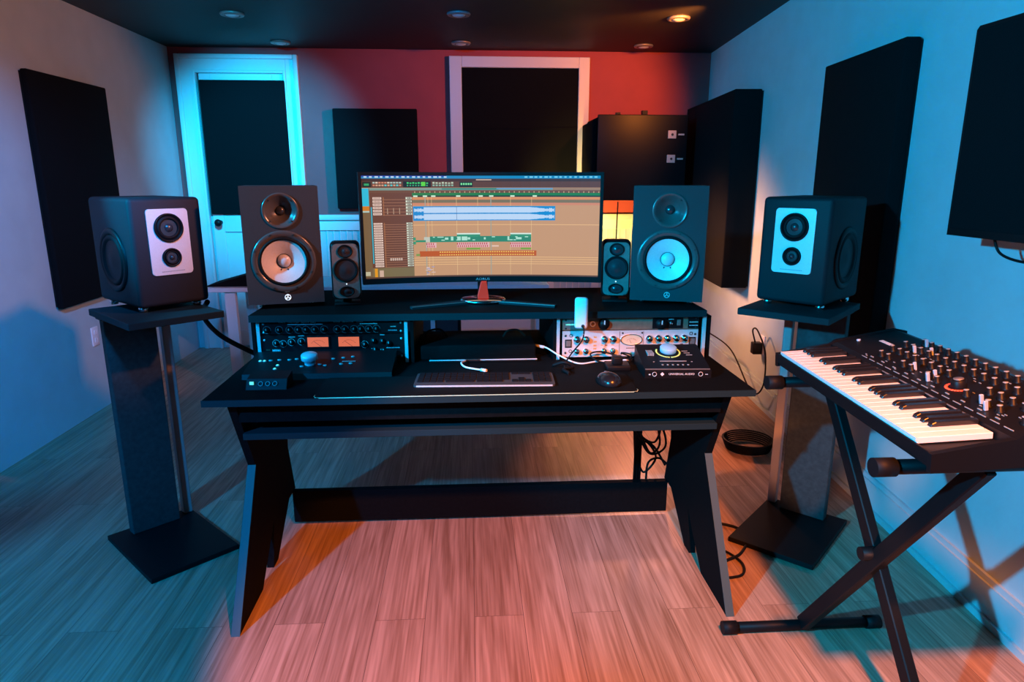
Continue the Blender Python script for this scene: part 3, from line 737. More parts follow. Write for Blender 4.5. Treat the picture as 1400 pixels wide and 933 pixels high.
# stand
b = new(); bx(b, -.02, .02, .045, .085, .02, .34, .008, 2); obj('stand_neck', b, M['plastic'], mon)
b = new(); prism(b, [(-.022, .022), (.022, .022), (.014, .085), (-.006, .085)], -.045 + .0, .03, 'Y'); obj('stand_stem', b, M['red_stem_glow'], mon)
b = new(); lathe(b, [(.0, .002), (.088, .002), (.092, .008), (.086, .016), (.04, .022), (0, .022)], (0, .0, 0), (0, 0, 1), sx=1.0, sy=.8); obj('stand_base', b, M['chrome'], mon)
for s in (-1, 1):
    b = new(); prism(b, [(s * .06, -.05), (s * .27, -.15), (s * .28, -.13), (s * .07, .0)], .0, .010, 'Z'); lg = obj('stand_leg', b, M['deskedge'], mon)
    b = new(); prism(b, [(s * .06, -.052), (s * .27, -.153), (s * .27, -.149), (s * .06, -.048)], .008, .011, 'Z'); obj('leg_highlight', b, M['silver_dark'], lg)

# ================================================================== RACK GEAR
def knob_mesh(r=.007, h=.012, cap=True):
    b = new(); lathe(b, [(r * 1.15, 0), (r * 1.15, h * .25), (r, h * .3), (r * .9, h), (0, h)], seg=18); return b
def knobs(parent, pts, r, h, m, pointer=M['white_print'], name='knob'):
    first = None
    for (x, y, z) in pts:
        if first is None:
            first = obj(name, knob_mesh(r, h), m, parent, (x, y, z))
            b = new(); bx(b, -r * .12, r * .12, -h - .0006, -h + .001, 0, r * .85); obj('pointer', b, pointer, first)
        else: dup(first, (x, y, z), parent=parent)
    return first

def strokes(parent, name, pts, m, y, jitter=True):
    """tiny printed words: rows of dashes (x0,x1,z,height)"""
    b = new()
    for (x0, x1, z, h) in pts:
        x = x0
        while x < x1:
            wv = .0016 + random.random() * .002
            bx(b, x, min(x + wv, x1), y - .0005, y + .0002, z - h / 2, z + h / 2 * (.6 + .4 * random.random()))
            x += wv + .001
    return obj(name, b, m, parent)

RY = 2.47     # rack front plane
def unit(name, label, cx, z0, z1, m, w=.524, depth=.30, cat='rack unit'):
    t = thing(name, label, cat, (cx, RY, z0))
    b = new(); bx(b, -w / 2 + .02, w / 2 - .02, .004, depth, .002, z1 - z0 - .002); obj('chassis', b, M['plastic'], t)
    b = new(); bx(b, -w / 2, w / 2, -.004, .002, 0.001, z1 - z0 - .001, .0008, 1); obj('faceplate', b, m, t)
    for x in (-w / 2 + .012, w / 2 - .012):
        for z in ((z1 - z0) * .18, (z1 - z0) * .82):
            b = new(); lathe(b, [(.0042, 0), (.0042, .0015), (0, .002)], (x, -.004, z), seg=12)
            obj('rack_screw', b, M['blackprint'] if m is not M['plastic'] else M['silver'], t)
    return t

LXc, RXc = -.508, .610
# right: brown 1U
u1 = unit('preamp_unit', 'slim brown-faced rack unit with black knobs, above the silver channel strip', RXc, .873, .923, M['wood'])
b = new(); bx(b, -.255, -.205, -.0055, -.004, .006, .044); obj('label_block', b, M['silver_dark'], u1)
strokes(u1, 'printed_marking', [(-.25, -.21, .024, .006)], M['led_green'], -.0058)
knobs(u1, [(-.105, -.004, .025), (.115, -.004, .022)], .019, .016, M['plastic'], name='large_knob')
b = new(); lathe(b, [(.011, 0), (.011, .005), (.007, .006), (.007, .001)], (-.148, -.004, .025), seg=20); obj('jack_socket', b, M['silver'], u1)
b = new(); bx(b, .082, .20, -.0056, -.004, .004, .046); bx(b, .22, .262, -.0056, -.004, .004, .046); obj('black_panel', b, M['plastic'], u1)
b = new(); bx(b, .176, .190, -.010, -.005, .016, .038, .001, 1); obj('rocker_switch', b, M['silver_dark'], u1)
b = new(); lathe(b, [(.007, 0), (.006, .01), (0, .01)], (.152, -.005, .025), seg=16); obj('toggle', b, M['chrome'], u1)
strokes(u1, 'printed_marking', [(.143, .163, .040, .003), (.225, .258, .028, .005), (.225, .258, .015, .004)], M['white_print'], -.0058)

# right: silver 2U
u2 = unit('channel_strip', 'silver two-space rack unit with oval meter and many small knobs', RXc, .768, .872, M['silver'])
def sx_(p): return -.262 + (p - 145) * .000478     # horizontal placing from the faceplate's own spacing
top, low = .071, .025
kt = [(sx_(p), -.004, top) for p in (262, 335, 482, 553, 843, 918, 990, 1062, 1130)]
kl = [(sx_(p), -.004, low) for p in (262, 335, 480, 550, 840, 905, 985, 1055)]
knobs(u2, kt, .0115, .017, M['chrome'], M['blackprint'])
knobs(u2, kl, .0095, .015, M['chrome'], M['blackprint'], 'small_knob')
b = new(); lathe(b, [(.038, 0), (.038, .004), (.035, .005), (.0345, .002)], (sx_(700), -.004, .067), seg=44, sx=1.13, sy=.58); mt = obj('meter_rim', b, M['chrome'], u2)
b = new(); lathe(b, [(.0348, .0015), (0, .0015)], (sx_(700), -.004, .067), seg=44, sx=1.13, sy=.58); obj('meter_face', b, M['vu'], mt)
b = new(); bx(b, -.0004, .0004, -.0062, -.0058, 0, .017, mtx=Matrix.Translation((sx_(700), 0, .052)) @ Matrix.Rotation(R(-28), 4, 'Y'))
for k in range(9):
    a = R(-50 + k * 12.5); bx(b, -.0004, .0004, -.0062, -.0058, .021, .024, mtx=Matrix.Translation((sx_(700), 0, .049)) @ Matrix.Rotation(a, 4, 'Y'))
obj('meter_needle', b, M['blackprint'], mt)
b = new(); bx(b, sx_(603), sx_(606), -.0046, -.004, .004, .100); bx(b, sx_(795), sx_(797), -.0046, -.004, .004, .100); obj('panel_seam', b, M['blackprint'], u2)
for px, pz in ((193, .055), (1195, .058)):
    b = new(); bx(b, sx_(px) - .013, sx_(px) + .013, -.006, -.004, pz - .016, pz + .016); f = obj('switch_frame', b, M['blackprint'], u2)
    b = new(); bx(b, sx_(px) - .009, sx_(px) + .009, -.008, -.006, pz - .011, pz + .011, .001, 1); bx(b, sx_(px) - .001, sx_(px) + .001, -.0088, -.008, pz - .005, pz + .011); obj('rocker', b, M['silver_dark'], f)
b = new(); bx(b, sx_(1100), sx_(1146), -.008, -.004, .026, .042, .001, 1); obj('push_button', b, M['blackprint'], u2)
for px, pz in ((213, .086), (210, .025), (1182, .088), (1175, .028)):
    b = new(); lathe(b, [(.0065, 0), (.0065, .0016), (.0048, .0016), (.0048, 0)], (sx_(px), -.004, pz), seg=18); obj('socket_ring', b, M['blackprint'], u2)
for px, pz in ((628, .093), (785, .093), (622, .012)):
    b = new(); lathe(b, [(.0035, 0), (.0035, .0016), (0, .0016)], (sx_(px), -.004, pz), seg=12); obj('panel_screw', b, M['blackprint'], u2)
strokes(u2, 'orange_marking', [(sx_(396), sx_(420), z, .007) for z in (.079, .061, .046, .034)] + [(sx_(455), sx_(475), .047, .004), (sx_(540), sx_(562), .047, .004), (sx_(690), sx_(708), .014, .007), (sx_(880), sx_(905), .052, .005), (sx_(1140), sx_(1160), .052, .005)], M['orange_print'], -.0042)
for q in [(sx_(a), sx_(c), .047, .004) for a, c in ((487, 508), (918, 942), (955, 978), (990, 1012), (1098, 1122))] + [(sx_(660), sx_(745), .034, .003)]: strokes(u2, 'black_marking', [q], M['blackprint'], -.0042)

# left: knob strip 1U
u3 = unit('equalizer_unit', 'slim black rack unit with rows of outlined knobs, topmost in the left rack', LXc, .873, .923, M['plastic'])
def lx_(p): return -.254 + (p - 90) * .000398
kk = [130, 240, 335, 415, 485, 565, 650, 770, 840, 925, 985, 1060, 1130]
knobs(u3, [(lx_(p), -.004, .018) for p in kk], .0095, .012, M['plastic'], M['grey_print'])
for p in kk:
    b = new(); lathe(b, [(.0142, 0), (.0142, .0006), (.0130, .0006), (.0130, 0)], (lx_(p), -.004, .018), seg=24); obj('dial_ring', b, M['grey_print'], u3)
strokes(u3, 'printed_marking', [(lx_(a), lx_(c), z, .0035) for a, c, z in ((240, 300, .046), (325, 425, .046), (445, 520, .046), (530, 580, .045), (740, 800, .046), (820, 920, .046), (950, 1010, .045), (320, 640, .038), (980, 1140, .038), (1240, 1320, .012), (1260, 1310, .026))], M['white_print'], -.0042)
# left: 2U with meters
u4 = unit('bus_compressor', 'black rack unit with two glowing orange needle meters', LXc, .766, .872, M['plastic'])
for px in (588, 872):
    x = lx_(px)
    b = new(); bx(b, x - .044, x + .044, -.007, -.004, .054, .100, .001, 1); mh = obj('meter_housing', b, M['plastic'], u4)
    b = new(); bx(b, x - .038, x + .038, -.0076, -.0068, .060, .096); obj('meter_face', b, M['meter'], mh)
    b = new()
    bx(b, -.0005, .0005, -.0082, -.0076, 0, .036, mtx=Matrix.Translation((x + .012, 0, .060)) @ Matrix.Rotation(R(-52), 4, 'Y'))
    for k in range(11):
        a = R(-50 + k * 10); bx(b, -.0005, .0005, -.0082, -.0076, .028, .031, mtx=Matrix.Translation((x, 0, .056)) @ Matrix.Rotation(a, 4, 'Y'))
    obj('meter_needle', b, M['blackprint'], mh)
knobs(u4, [(lx_(p), -.004, z) for p, z in ((205, .075), (268, .072), (345, .078), (435, .080), (1015, .066), (1100, .080), (1180, .078), (1240, .070), (1110, .046), (1190, .042))], .0095, .012, M['plastic'], M['white_print'])
for p, z in ((205, .075), (268, .072), (345, .078), (435, .080), (1015, .066)):
    b = new(); lathe(b, [(.0135, 0), (.0135, .0006), (.0125, .0006), (.0125, 0)], (lx_(p), -.004, z), seg=24); obj('dial_ring', b, M['white_print'], u4)
strokes(u4, 'printed_marking', [(lx_(a), lx_(c), z, .0035) for a, c, z in ((320, 380, .098), (410, 465, .102), (1160, 1205, .102), (1215, 1340, .052), (1075, 1130, .050), (1160, 1205, .046))], M['white_print'], -.0042)
strokes(u4, 'red_marking', [(lx_(110), lx_(145), .050, .004)], M['red_print'], -.0042)
strokes(u4, 'name_marking', [(lx_(165), lx_(238), .048, .008)], M['white_print'], -.0042)

# left: sloping controller with big knob on the desk
ct = thing('monitor_controller', 'black sloping desktop controller with one large pale knob, before the left rack', 'controller', (-.515, 2.378, .76))
b = new(); prism(b, [(-.11, 0), (.075, 0), (.075, .052), (-.105, .018)], -.27, .24, 'X'); obj('case', b, M['plastic'], ct)
SL = math.atan(.034 / .18)
def slope(x, t, up=0.0):   # t 0 (front) .. 1 (rear) on the sloping face
    y = -.105 + .18 * t; z = .018 + .034 * t
    return (x, y - math.sin(SL) * up, z + math.cos(SL) * up)
ax = (0, -math.sin(SL), math.cos(SL))
b = new(); lathe(b, [(.019, 0), (.018, .016), (.026, .017), (.029, .019), (.029, .034), (.027, .037), (0, .0375)], slope(-.055, .42), ax, seg=36); o = obj('volume_knob', b, M['blue_knob'], ct); o['label'] = 'large pale metallic knob'
for (x, t) in ((-.235, .55), (-.22, .55), (-.20, .58), (-.17, .60), (-.135, .6), (-.11, .63), (-.165, .35), (-.168, .2), (-.08, .3), (.0, .33), (.02, .62), (.055, .66), (.088, .7), (.055, .38), (.088, .40), (-.02, .38)):
    c = slope(x, t); b = new(); lathe(b, [(.006, 0), (.006, .003), (0, .0032)], c, ax, seg=12, sx=1.2, sy=.7)
    obj('push_button', b, M['grey_print'], ct)
for (x, t) in ((-.235, .55), (-.22, .55), (-.165, .35), (-.168, .2)):
    b = new(); lathe(b, [(.0045, .003), (.0045, .0042), (0, .0044)], slope(x, t), ax, seg=12)
    obj('button_light', b, M['led_green'], ct)
b = new()
for k in range(12): c = slope(.055 + k * .004, .5); bx(b, c[0], c[0] + .0028, c[1] - .004, c[1] + .004, c[2] - .001, c[2] + .0012)
obj('printed_marking', b, M['grey_print'], ct)
dbx = thing('mini_interface', 'tiny black box with small round sockets at the left front of the desk', 'audio box', (-.66, 2.19, .76))
b = new(); prism(b, [(-.04, 0), (.05, 0), (.05, .04), (-.02, .032)], -.075, .055, 'X'); obj('case', b, M['plastic'], dbx)
for x in (-.028, -.005, .018):
    b = new(); lathe(b, [(.008, 0), (.008, .003), (.0062, .003), (.0062, 0)], (x, -.031, .018), (0, -.85, .5), seg=18)
    obj('knob_ring', b, M['grey_print'], dbx)
b = new(); bx(b, -.063, -.05, -.0345, -.030, .016, .026); obj('lit_button', b, M['led_green'], dbx)

# ================================================================== DESKTOP ITEMS
dm = thing('desk_mat', 'large black desk mat with a pale stitched edge', 'desk mat', (.023, 2.04, .76))
b = new(); prism(b, rrect(1.04, .222, .02, cx=0, cy=.116), 0, .003, 'Z'); obj('mat_surface', b, M['mat'], dm)
b = new()
tube(b, [(-.519, .035, .002), (-.519, .022, .002), (-.513, .011, .002), (-.50, .006, .002), (0, .005, .002), (.50, .006, .002), (.513, .011, .002), (.519, .022, .002), (.519, .035, .002)], .0017, 6, n=1); obj('stitched_edge', b, M['piping'], dm)

kb = thing('computer_keyboard', 'slim grey full-size computer keyboard on the desk mat', 'keyboard', (.044, 2.125, .7635), R(-2))
b = new(); prism(b, rrect(.470, .132 * 1.12, .012, cx=0, cy=.075), 0, .006, 'Z'); obj('case', b, M['kbframe'], kb)
b = new(); bx(b, -.225, .225, .0005, .0025, .001, .0062); o = obj('front_edge', b, M['silver'], kb)  # pale strip painting the highlight along the case front
kw, kg = .0200, .0222
kcs = new(); bx(kcs, -kw / 2, kw / 2, -kw / 2, kw / 2, 0, .004, .0012, 1); k0 = obj('key', kcs, M['keycap'], kb, (0, 0, -5))
kfirst = [True]
def key(x, y, wv=1.0):
    global k0
    if kfirst[0]: o = k0; kfirst[0] = False
    else: o = k0.copy(); C.objects.link(o); o.parent = kb
    o.location = (x, y, .006); o.scale = ((kw * wv + (wv - 1) * .0) / kw, 1, 1)
x0 = -.228
for r in range(4):
    for c in range(14): key(x0 + .012 + c * kg, .136 - r * kg)
for c in range(4): key(x0 + .012 + c * kg, .136 - 4 * kg)
key(x0 + .012 + 6.0 * kg, .136 - 4 * kg, 4.8)
for c in range(9, 13): key(x0 + .012 + c * kg, .136 - 4 * kg)
for c in range(3): key(x0 + .012 + 14.35 * kg + c * kg, .136); 
key(x0 + .012 + 15.35 * kg, .136 - 3 * kg)
for c in range(3): key(x0 + .012 + 14.35 * kg + c * kg, .136 - 4 * kg)
for r in range(5):
    for c in range(3): key(x0 + .012 + 17.6 * kg + c * kg * .92, .136 - r * kg, .9)

ms = thing('computer_mouse', 'black glossy computer mouse on the right end of the desk mat', 'mouse', (.462, 2.15, .763), R(8))
b = new()
t_ = bmesh.new(); bmesh.ops.create_uvsphere(t_, u_segments=28, v_segments=16, radius=1)
for v in t_.verts:
    v.co.z = max(v.co.z, -.15); v.co = Vector((v.co.x * .040 * (1 - .12 * v.co.y), v.co.y * .062, (v.co.z + .15) * .033 * (1 + .2 * (-v.co.y))))
merge(b, t_, smooth=True); obj('shell', b, M['key_black'], ms)
b = new(); cyl(b, (-.0035, .030, .024), (.0035, .030, .024), .0075, seg=18); obj('scroll_wheel', b, M['blue_knob'], ms)

lp = thing('closed_laptop', 'closed dark laptop lying behind the keyboard', 'laptop', (.0, 2.58, .76))
b = new(); bx(b, -.205, .25, -.09, .12, .0, .056, .006, 2); obj('dock', b, M['black'], lp)
b = new(); bx(b, -.155, .25, -.135, -.09, .0, .012, .002, 1); obj('base', b, M['plastic'], lp)
b = new(); bx(b, -.155, .25, -.138, -.135, .009, .013); o = obj('lid_edge', b, M['silver'], lp)
b = new(); bx(b, -.02, .035, -.140, -.138, .008, .0135); obj('lid_notch', b, M['chrome'], lp)
b = new(); tube(b, [(-.02, 2.435, .770), (-.035, 2.40, .772), (-.022, 2.36, .768), (.01, 2.335, .767), (.04, 2.31, .769)], .0035); cyl(b, (.036, 2.314, .769), (.055, 2.30, .769), .006, seg=12)
tag(obj('white_usb_cable', b, M['white_plastic']), 'short white cable between closed laptop and keyboard', 'cable')
b = new(); tube(b, [(.255, 2.535, .800), (.29, 2.50, .800), (.335, 2.43, .785), (.40, 2.39, .765), (.48, 2.415, .765), (.60, 2.425, .766), (.72, 2.425, .766)], .0032); cyl(b, (.250, 2.54, .800), (.283, 2.508, .800), .006, seg=12)
tag(obj('white_power_cable', b, M['white_plastic']), 'white cable running from the laptop dock along the silver rack unit', 'cable')
for nm_, pts in (('left', [(-.18, 2.62, .818), (-.165, 2.62, .845), (-.12, 2.63, .848), (-.09, 2.63, .818)]), ('right', [(.13, 2.62, .818), (.15, 2.62, .842), (.19, 2.63, .842), (.22, 2.63, .818)])):
    b = new(); tube(b, pts, .004)
    tag(obj('cable_loop', b, M['rubber']), 'black cable loop standing on the %s end of the laptop dock' % nm_, 'cable', 'cable loops on the dock')

wd = thing('white_wireless_receiver', 'white rounded plastic device standing on edge at the front of the shelf', 'device', (.4075, 2.405, .895), R(-14))
b = new(); bx(b, -.024, .024, -.014, .014, 0, .116, .010, 3); obj('shell', b, M['white_plastic'], wd)
b = new(); cyl(b, (.008, -.0135, .012), (.008, -.0165, .012), .006, seg=16); obj('cable_port', b, M['blackprint'], wd)
b = new(); tube(b, [(.410, 2.387, .905), (.413, 2.37, .895), (.405, 2.36, .86), (.37, 2.37, .81), (.345, 2.36, .775), (.335, 2.30, .767), (.34, 2.24, .767)], .0028)
tube(b, [(.30, 2.36, .768), (.34, 2.335, .785), (.37, 2.33, .768), (.33, 2.29, .772), (.345, 2.25, .768)], .006)
tag(obj('receiver_cable', b, M['rubber']), 'thin black cable dropping from the white device to the desk', 'cable')

ai = thing('audio_interface', 'black desktop audio interface with large pale knob, before the silver rack unit', 'audio interface', (.715, 2.195, .76), R(-3))
b = new(); prism(b, [(0, 0), (.20, 0), (.20, .072), (.012, .030), (0, .026)], -.115, .115, 'X'); obj('case', b, M['plastic'], ai)
S2 = math.atan(.042 / .188); ax2 = (0, -math.sin(S2), math.cos(S2))
def sl2(x, t): return (x, .012 + .188 * t, .030 + .042 * t)
b = new(); lathe(b, [(.024, 0), (.029, .003), (.030, .018), (.026, .022), (0, .0225)], sl2(-.005, .68), ax2, seg=36); o = obj('level_knob', b, M['litknob'], ai); o['label'] = 'large pale blue lit knob'
b = new()
for s in (-1, 1):
    for k in range(8):
        a0 = R(200 + k * 9) if s < 0 else R(340 - k * 9)
        c = sl2(-.005 + .042 * math.cos(a0), .68 + .042 * math.sin(a0) / .188); lathe(b, [(.0035, 0), (.0035, .0008), (0, .0009)], c, ax2, seg=8)
    for k in range(6):
        a0 = R(200 - k * 9) if s < 0 else R(-20 + k * 9)
        c = sl2(-.005 + .042 * math.cos(a0), .68 + .042 * math.sin(a0) / .188); lathe(b, [(.0035, 0), (.0035, .0008), (0, .0009)], c, ax2, seg=8)
obj('lit_ring', b, M['led_ring'], ai)
for k in range(6): c = sl2(-.045 + k * .018, .16); b = new(); lathe(b, [(.004, 0), (.004, .001), (0, .001)], c, ax2, seg=10); obj('push_button', b, M['grey_print'], ai)
b = new()
for c0, w_ in ((sl2(-.05, .29), .095),): bx(b, c0[0], c0[0] + w_, c0[1], c0[1] + .004, c0[2], c0[2] + .002)
for x, t in ((.05, .62), (.055, .54), (-.075, .27), (.06, .27), (.045, .7)): c0 = sl2(x, t); bx(b, c0[0], c0[0] + (.022 if t > .5 else .006), c0[1], c0[1] + .003, c0[2], c0[2] + .0016)
c0 = sl2(-.085, .5)
for k in range(4): bx(b, c0[0] + k * .006, c0[0] + k * .006 + .004, c0[1], c0[1] + .045, c0[2] + .001, c0[2] + .0115)
obj('top_marking', b, M['grey_print'], ai)
b = new(); bx(b, -.112, .112, .008, .012, .029, .0315); obj('front_edge', b, M['silver_dark'], ai)
text('maker_name', 'UNIVERSAL AUDIO', .0105, M['white_print'], ai, (.012, -.0004, .015), label='white UNIVERSAL AUDIO lettering')
b = new(); prism(b, [(-.062, .015), (-.055, .022), (-.048, .015), (-.055, .008)], -.0008, 0, 'Y'); obj('diamond_mark', b, M['white_print'], ai)
for x in (-.082, .078):
    b = new(); lathe(b, [(.008, 0), (.008, .001), (.0065, .001), (.0065, 0)], (x, 0, .015), seg=20); obj('socket_ring', b, M['white_print'], ai)
b = new(); bx(b, -.102, -.096, -.0008, 0, .012, .016); bx(b, .094, .103, -.0008, 0, .013, .015)
obj('front_marking', b, M['white_print'], ai)

bd = thing('charging_dock', 'small black dock box behind the computer mouse', 'dock', (.535, 2.335, .76), R(-3))
b = new(); bx(b, -.045, .04, -.04, .04, 0, .018, .003, 2); obj('base', b, M['plastic'], bd)
b = new(); bx(b, -.022, .014, -.02, .02, .018, .046, .004, 2); obj('upright', b, M['plastic'], bd)
b = new(); tube(b, [(.50, 2.37, .770), (.47, 2.40, .772), (.45, 2.43, .79), (.50, 2.44, .795), (.60, 2.42, .770), (.66, 2.42, .768)], .003); tube(b, [(.585, 2.37, .768), (.60, 2.41, .79), (.57, 2.44, .79), (.62, 2.445, .768)], .0028)
tag(obj('patch_cables', b, M['rubber']), 'thin black cables tangled behind the charging dock', 'cable')

# cables under the desk
b = new()
cb = [[(0.715, 2.760, 0.660), (0.730, 2.760, 0.481), (0.722, 2.780, 0.369), (0.730, 2.780, 0.223), (0.738, 2.780, 0.100)],
      [(0.719, 2.760, 0.481), (0.775, 2.760, 0.414), (0.843, 2.760, 0.447), (0.850, 2.760, 0.593)],
      [(0.722, 2.760, 0.458), (0.655, 2.760, 0.481), (0.595, 2.760, 0.548), (0.625, 2.760, 0.638)],
      [(0.730, 2.740, 0.391), (0.790, 2.740, 0.414), (0.828, 2.740, 0.369), (0.805, 2.740, 0.302), (0.752, 2.740, 0.324), (0.730, 2.760, 0.369)],
      [(0.730, 2.740, 0.369), (0.782, 2.730, 0.257), (0.828, 2.740, 0.290), (0.820, 2.760, 0.391), (0.858, 2.760, 0.391)],
      [(0.760, 2.760, 0.649), (0.805, 2.760, 0.570), (0.828, 2.760, 0.481), (0.820, 2.760, 0.369)],
      [(0.768, 2.720, 0.122), (0.775, 2.720, 0.212), (0.820, 2.720, 0.234), (0.865, 2.720, 0.201)],
      [(0.730, 2.760, 0.324), (0.775, 2.760, 0.302), (0.820, 2.760, 0.257), (0.858, 2.740, 0.190)],
      [(0.700, 2.760, 0.638), (0.722, 2.760, 0.537), (0.730, 2.760, 0.425)],
      [(.72, 2.76, .46), (.78, 2.77, .36), (.86, 2.76, .40), (.83, 2.76, .50)],
      [(.72, 2.76, .36), (.79, 2.76, .24), (.86, 2.76, .27), (.84, 2.77, .36), (.75, 2.77, .40)],
      [(.73, 2.76, .26), (.77, 2.75, .30), (.82, 2.76, .22), (.77, 2.76, .15), (.74, 2.77, .20)]]
for p in cb: tube(b, p, .005, 6)
for k in range(5): cyl(b, (.725 + k * .006, 2.76 + (k % 2) * .01, .10), (.733 + k * .004, 2.77, .655), .006, seg=8)
tag(obj('cable_bundle', b, M['rubber']), 'tangle of black cables hanging below the right side of the desk', 'cable bundle')
b = new(); tube(b, [(1.02, 2.55, .0085), (1.10, 2.50, .0085), (1.12, 2.42, .0085), (1.04, 2.30, .0085), (.96, 2.25, .0085), (.93, 2.2, .0085)], .006)
tube(b, [(.90, 2.36, .0075), (.98, 2.33, .0075), (1.02, 2.24, .0075), (.99, 2.16, .0075), (.90, 2.14, .0075)], .005)
tag(obj('floor_cable', b, M['rubber']), 'black cable loops lying on the floor by the right desk leg', 'cable')
b = new()
for k in range(6): lathe(b, [(.11 + .004 * k, .006 + .010 * k), (.118 + .004 * k, .010 + .010 * k), (.11 + .004 * k, .016 + .010 * k), (.102 + .004 * k, .010 + .010 * k), (.11 + .004 * k, .006 + .010 * k)], (1.50, 3.35, -.004), (0, 0, 1), seg=36)
tag(obj('coiled_cable', b, M['rubber']), 'coiled black cable on the floor behind the right speaker stand', 'cable')
b = new(); tube(b, [(-1.10, 2.86, .93), (-1.20, 3.05, .84), (-1.12, 3.0, .76), (-.98, 2.96, .69), (-.86, 2.95, .64), (-.84, 3.02, .60)], .011)
tag(obj('stand_cable', b, M['rubber']), 'thick black cable sagging from the left speaker stand to the desk', 'cable')

# ================================================================== SYNTHESIZER ON X STAND
SYZ = .875
syn = thing('synthesizer', 'black analog synthesizer keyboard with a knob-covered panel on an X stand', 'synthesizer', (.925, 1.575, SYZ))
syn.rotation_euler = (R(4), 0, R(-93.5))      # local x: along keys (towards the camera), -y: player's side
SWD = .72
# local: x in [-.36,.36+cheek], y from 0 (front) to .40
b = new(); prism(b, [(0, 0), (.38, 0), (.38, .075), (.35, .085), (.170, .062), (.155, .055), (.155, .032), (0, .032)], -.365, .40, 'X'); obj('case', b, M['plastic'], syn)
b = new(); bx(b, -.366, .401, -.006, 0, .008, .036, .001, 1); obj('front_rail', b, M['plastic'], syn)
for x0, x1 in ((-.378, -.365), (.40, .413)):
    b = new(); prism(b, [(-.008, -.004), (.386, -.004), (.386, .080), (.352, .089), (.170, .066), (.155, .056), (-.008, .036)], x0, x1, 'X'); obj('end_cheek', b, M['plastic'], syn)
NW = 26; kwid = .700 / NW
wk = new(); bx(wk, -kwid / 2 + .0006, kwid / 2 - .0006, 0, .153, 0, .014, .0012, 1); bx(wk, -kwid / 2 + .0006, kwid / 2 - .0006, -.003, .001, .006, .014)
w0 = obj('white_key', wk, M['key_white'], syn, (-.345 + kwid / 2, -.002, .034))
for i in range(1, NW):
    o = w0.copy(); C.objects.link(o); o.parent = syn; o.location = (-.345 + kwid / 2 + i * kwid, -.002, .034)
bk = new(); prism(bk, [(.052, .0), (.153, .0), (.153, .011), (.064, .011), (.055, .007)], -.0068, .0068, 'X')
bmesh.ops.bevel(bk, geom=bk.edges[:], offset=.0012, segments=1, affect='EDGES')
b0 = None
pat = [1, 1, 1, 0, 1, 1, 0]      # from F: F#,G#,A#, -, C#,D#, -
for i in range(NW - 1):
    if pat[i % 7]:
        x = -.345 + (i + 1) * kwid
        if b0 is None: b0 = obj('black_key', bk, M['key_black'], syn, (x, 0, .048))
        else:
            o = b0.copy(); C.objects.link(o); o.parent = syn; o.location = (x, 0, .048)
# panel controls on the slope from (.170,.062) to (.350,.085)
SP = math.atan(.023 / .18); axp = (0, -math.sin(SP), math.cos(SP))
def sp(x, t, up=0): 
    return (x, .170 + .18 * t - math.sin(SP) * up, .062 + .023 * t + math.cos(SP) * up)
def prot(o): o.rotation_euler = (SP, 0, 0)
b = new(); lathe(b, [(.0085, 0), (.0085, .003), (.0065, .004), (.006, .017), (0, .017)], (0, 0, 0), (0, 0, 1), seg=16)
pk = None
cols = 17
for r_, t in enumerate((.18, .42, .66, .90)):
    for c in range(cols):
        x = -.20 + c * .0355 + (.012 if r_ % 2 else 0)
        if abs(x - .13) < .045 and r_ < 2: continue
        if r_ == 0 and c % 3 == 0: continue
        if x > .39: continue
        if pk is None:
            pk = obj('knob', b, M['plastic'], syn, sp(x, t)); prot(pk)
            b2 = new(); lathe(b2, [(.0056, .0168), (.0056, .0176), (0, .0178)], (0, 0, 0), (0, 0, 1), seg=12); obj('knob_cap', b2, M['grey_print'], pk)
        else: o = dup(pk, sp(x, t), (SP, 0, 0), parent=syn)
# faders / tall caps
b = new(); bx(b, -.003, .003, -.004, .004, 0, .022, .001, 1); f0 = obj('slider_cap', b, M['blue_knob'], syn, sp(-.10, .72)); prot(f0)
for x, t in ((-.14, .60), (.055, .25), (.065, .12), (.24, .18), (.275, .10), (.35, .45), (-.02, .22), (-.17, .88)):
    o = f0.copy(); C.objects.link(o); o.parent = syn; o.location = sp(x, t)
b = new(); lathe(b, [(.017, 0), (.016, .018), (.013, .020), (0, .0205)], (0, 0, 0), (0, 0, 1), seg=28); big = obj('filter_knob', b, M['plastic'], syn, sp(.13, .30)); prot(big)
b = new(); lathe(b, [(.011, .0202), (.011, .0212), (0, .0214)], (0, 0, 0), (0, 0, 1), seg=20); obj('knob_cap', b, M['silver_dark'], big)
b = new()
for k in range(14):
    a = R(180 + k * 13); c = Vector(sp(.13 + .026 * math.cos(a), .30 + .026 * math.sin(a) / .182)); lathe(b, [(.0034, 0), (.0034, .0012), (0, .0013)], c, axp, seg=8)
o = obj('lit_ring', b, M['led_red'], syn); o['label'] = 'red lit arc around the large knob'
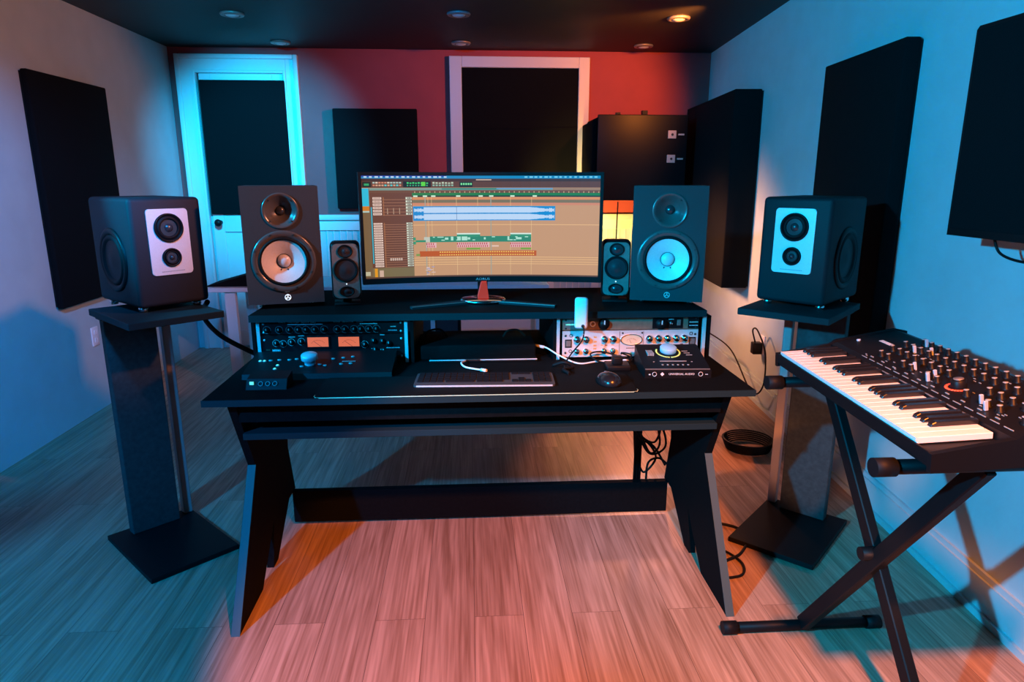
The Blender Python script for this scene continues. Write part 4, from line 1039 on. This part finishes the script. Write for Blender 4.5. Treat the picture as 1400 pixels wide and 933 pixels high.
# panel printing and a name
for k in range(15):
    c = sp(-.20 + k * .04, -.02); b = new(); bx(b, 0, .026, -.001, .001, 0, .0016); obj('panel_marking', b, M['grey_print'], syn, c)
for k in range(40):
    c = sp(-.21 + rnd() * .58, rnd() * .9 + .03); b = new(); bx(b, 0, .007, -.001, .001, 0, .0012); obj('panel_marking', b, M['grey_print'], syn, c)
for k in range(10):
    c = sp(-.18 + k * .055, .06); b = new(); bx(b, 0, .012, -.0015, .0015, 0, .002); obj('panel_marking', b, M['grey_print'], syn, c)
b = new(); bx(b, -.10, .30, .1535, .1552, .0535, .056); obj('panel_edge', b, M['silver_dark'], syn)
strokes_b = new()
x = -.295
for wv in (.010, .010, .008, .010, .010): bx(strokes_b, x, x + wv, -.0004, .0004, -.006, .006); x += wv + .003
o = obj('name_badge', strokes_b, M['white_print'], syn, sp(0, .55, .0008)); o.rotation_euler = (SP + R(-90) + R(180), 0, 0)
b = new(); lathe(b, [(.006, 0), (.006, .004), (0, .005)], sp(-.335, .30), axp, seg=12); obj('lit_button', b, M['blue_knob'], syn)
for x in (-.35, -.325):
    b = new(); cyl(b, (x - .006, .11, .05), (x + .006, .11, .05), .022, seg=20)
    if False: pass
    b.free()

# X stand
xs = thing('keyboard_stand', 'black X-shaped keyboard stand holding the synthesizer', 'keyboard stand', (1.08, 1.58, 0))
def bar(p0, p1, w_, t_, name, m=M['tube']):
    """rectangular tube between points; wide side across x"""
    b = new(); d = Vector(p1) - Vector(p0); L = d.length
    mt_ = Matrix.Translation(p0) @ frame_from(d)
    # keep local x = world x
    zc = d.normalized(); xc = Vector((1, 0, 0)); yc = zc.cross(xc).normalized(); xc = yc.cross(zc)
    mt_ = Matrix((( xc.x, yc.x, zc.x, p0[0]), (xc.y, yc.y, zc.y, p0[1]), (xc.z, yc.z, zc.z, p0[2]), (0, 0, 0, 1)))
    bx(b, -w_ / 2, w_ / 2, -t_ / 2, t_ / 2, 0, L, .003, 1, mtx=mt_)
    return obj(name, b, m, xs)
zt = .85
# leg far-top -> near-foot, leg near-top -> far-foot
l1 = bar((.015, .33, zt - .02), (.045, -.27, .025), .028, .045, 'leg')
l2 = bar((.045, -.28, zt - .03), (-.015, .27, .025), .028, .045, 'leg')
b = new(); cyl(b, (-.025, .01, .435), (.065, .01, .435), .018, seg=20); o = obj('pivot', b, M['tube'], xs)
for (y, x0, x1, z, nm) in ((.33, -.17, .22, zt - .022, 'top_arm'), (-.29, -.21, .22, zt - .022, 'top_arm'), (.27, -.27, .23, .021, 'foot_bar'), (-.27, -.21, .29, .021, 'foot_bar')):
    b = new(); cyl(b, (x0, y, z), (x1, y, z), .0165, seg=18); ar = obj(nm, b, M['tube'], xs)
    for xx, sg in ((x0, 1), (x1, -1)):
        b = new(); cyl(b, (xx - sg * .012, y, z), (xx + sg * .035, y, z), .021, seg=20); lathe(b, [(.013, 0), (.011, -.006), (0, -.006)], (xx - sg * .0118, y, z), (-sg, 0, 0), seg=16); obj('end_cap', b, M['rubber'], ar)
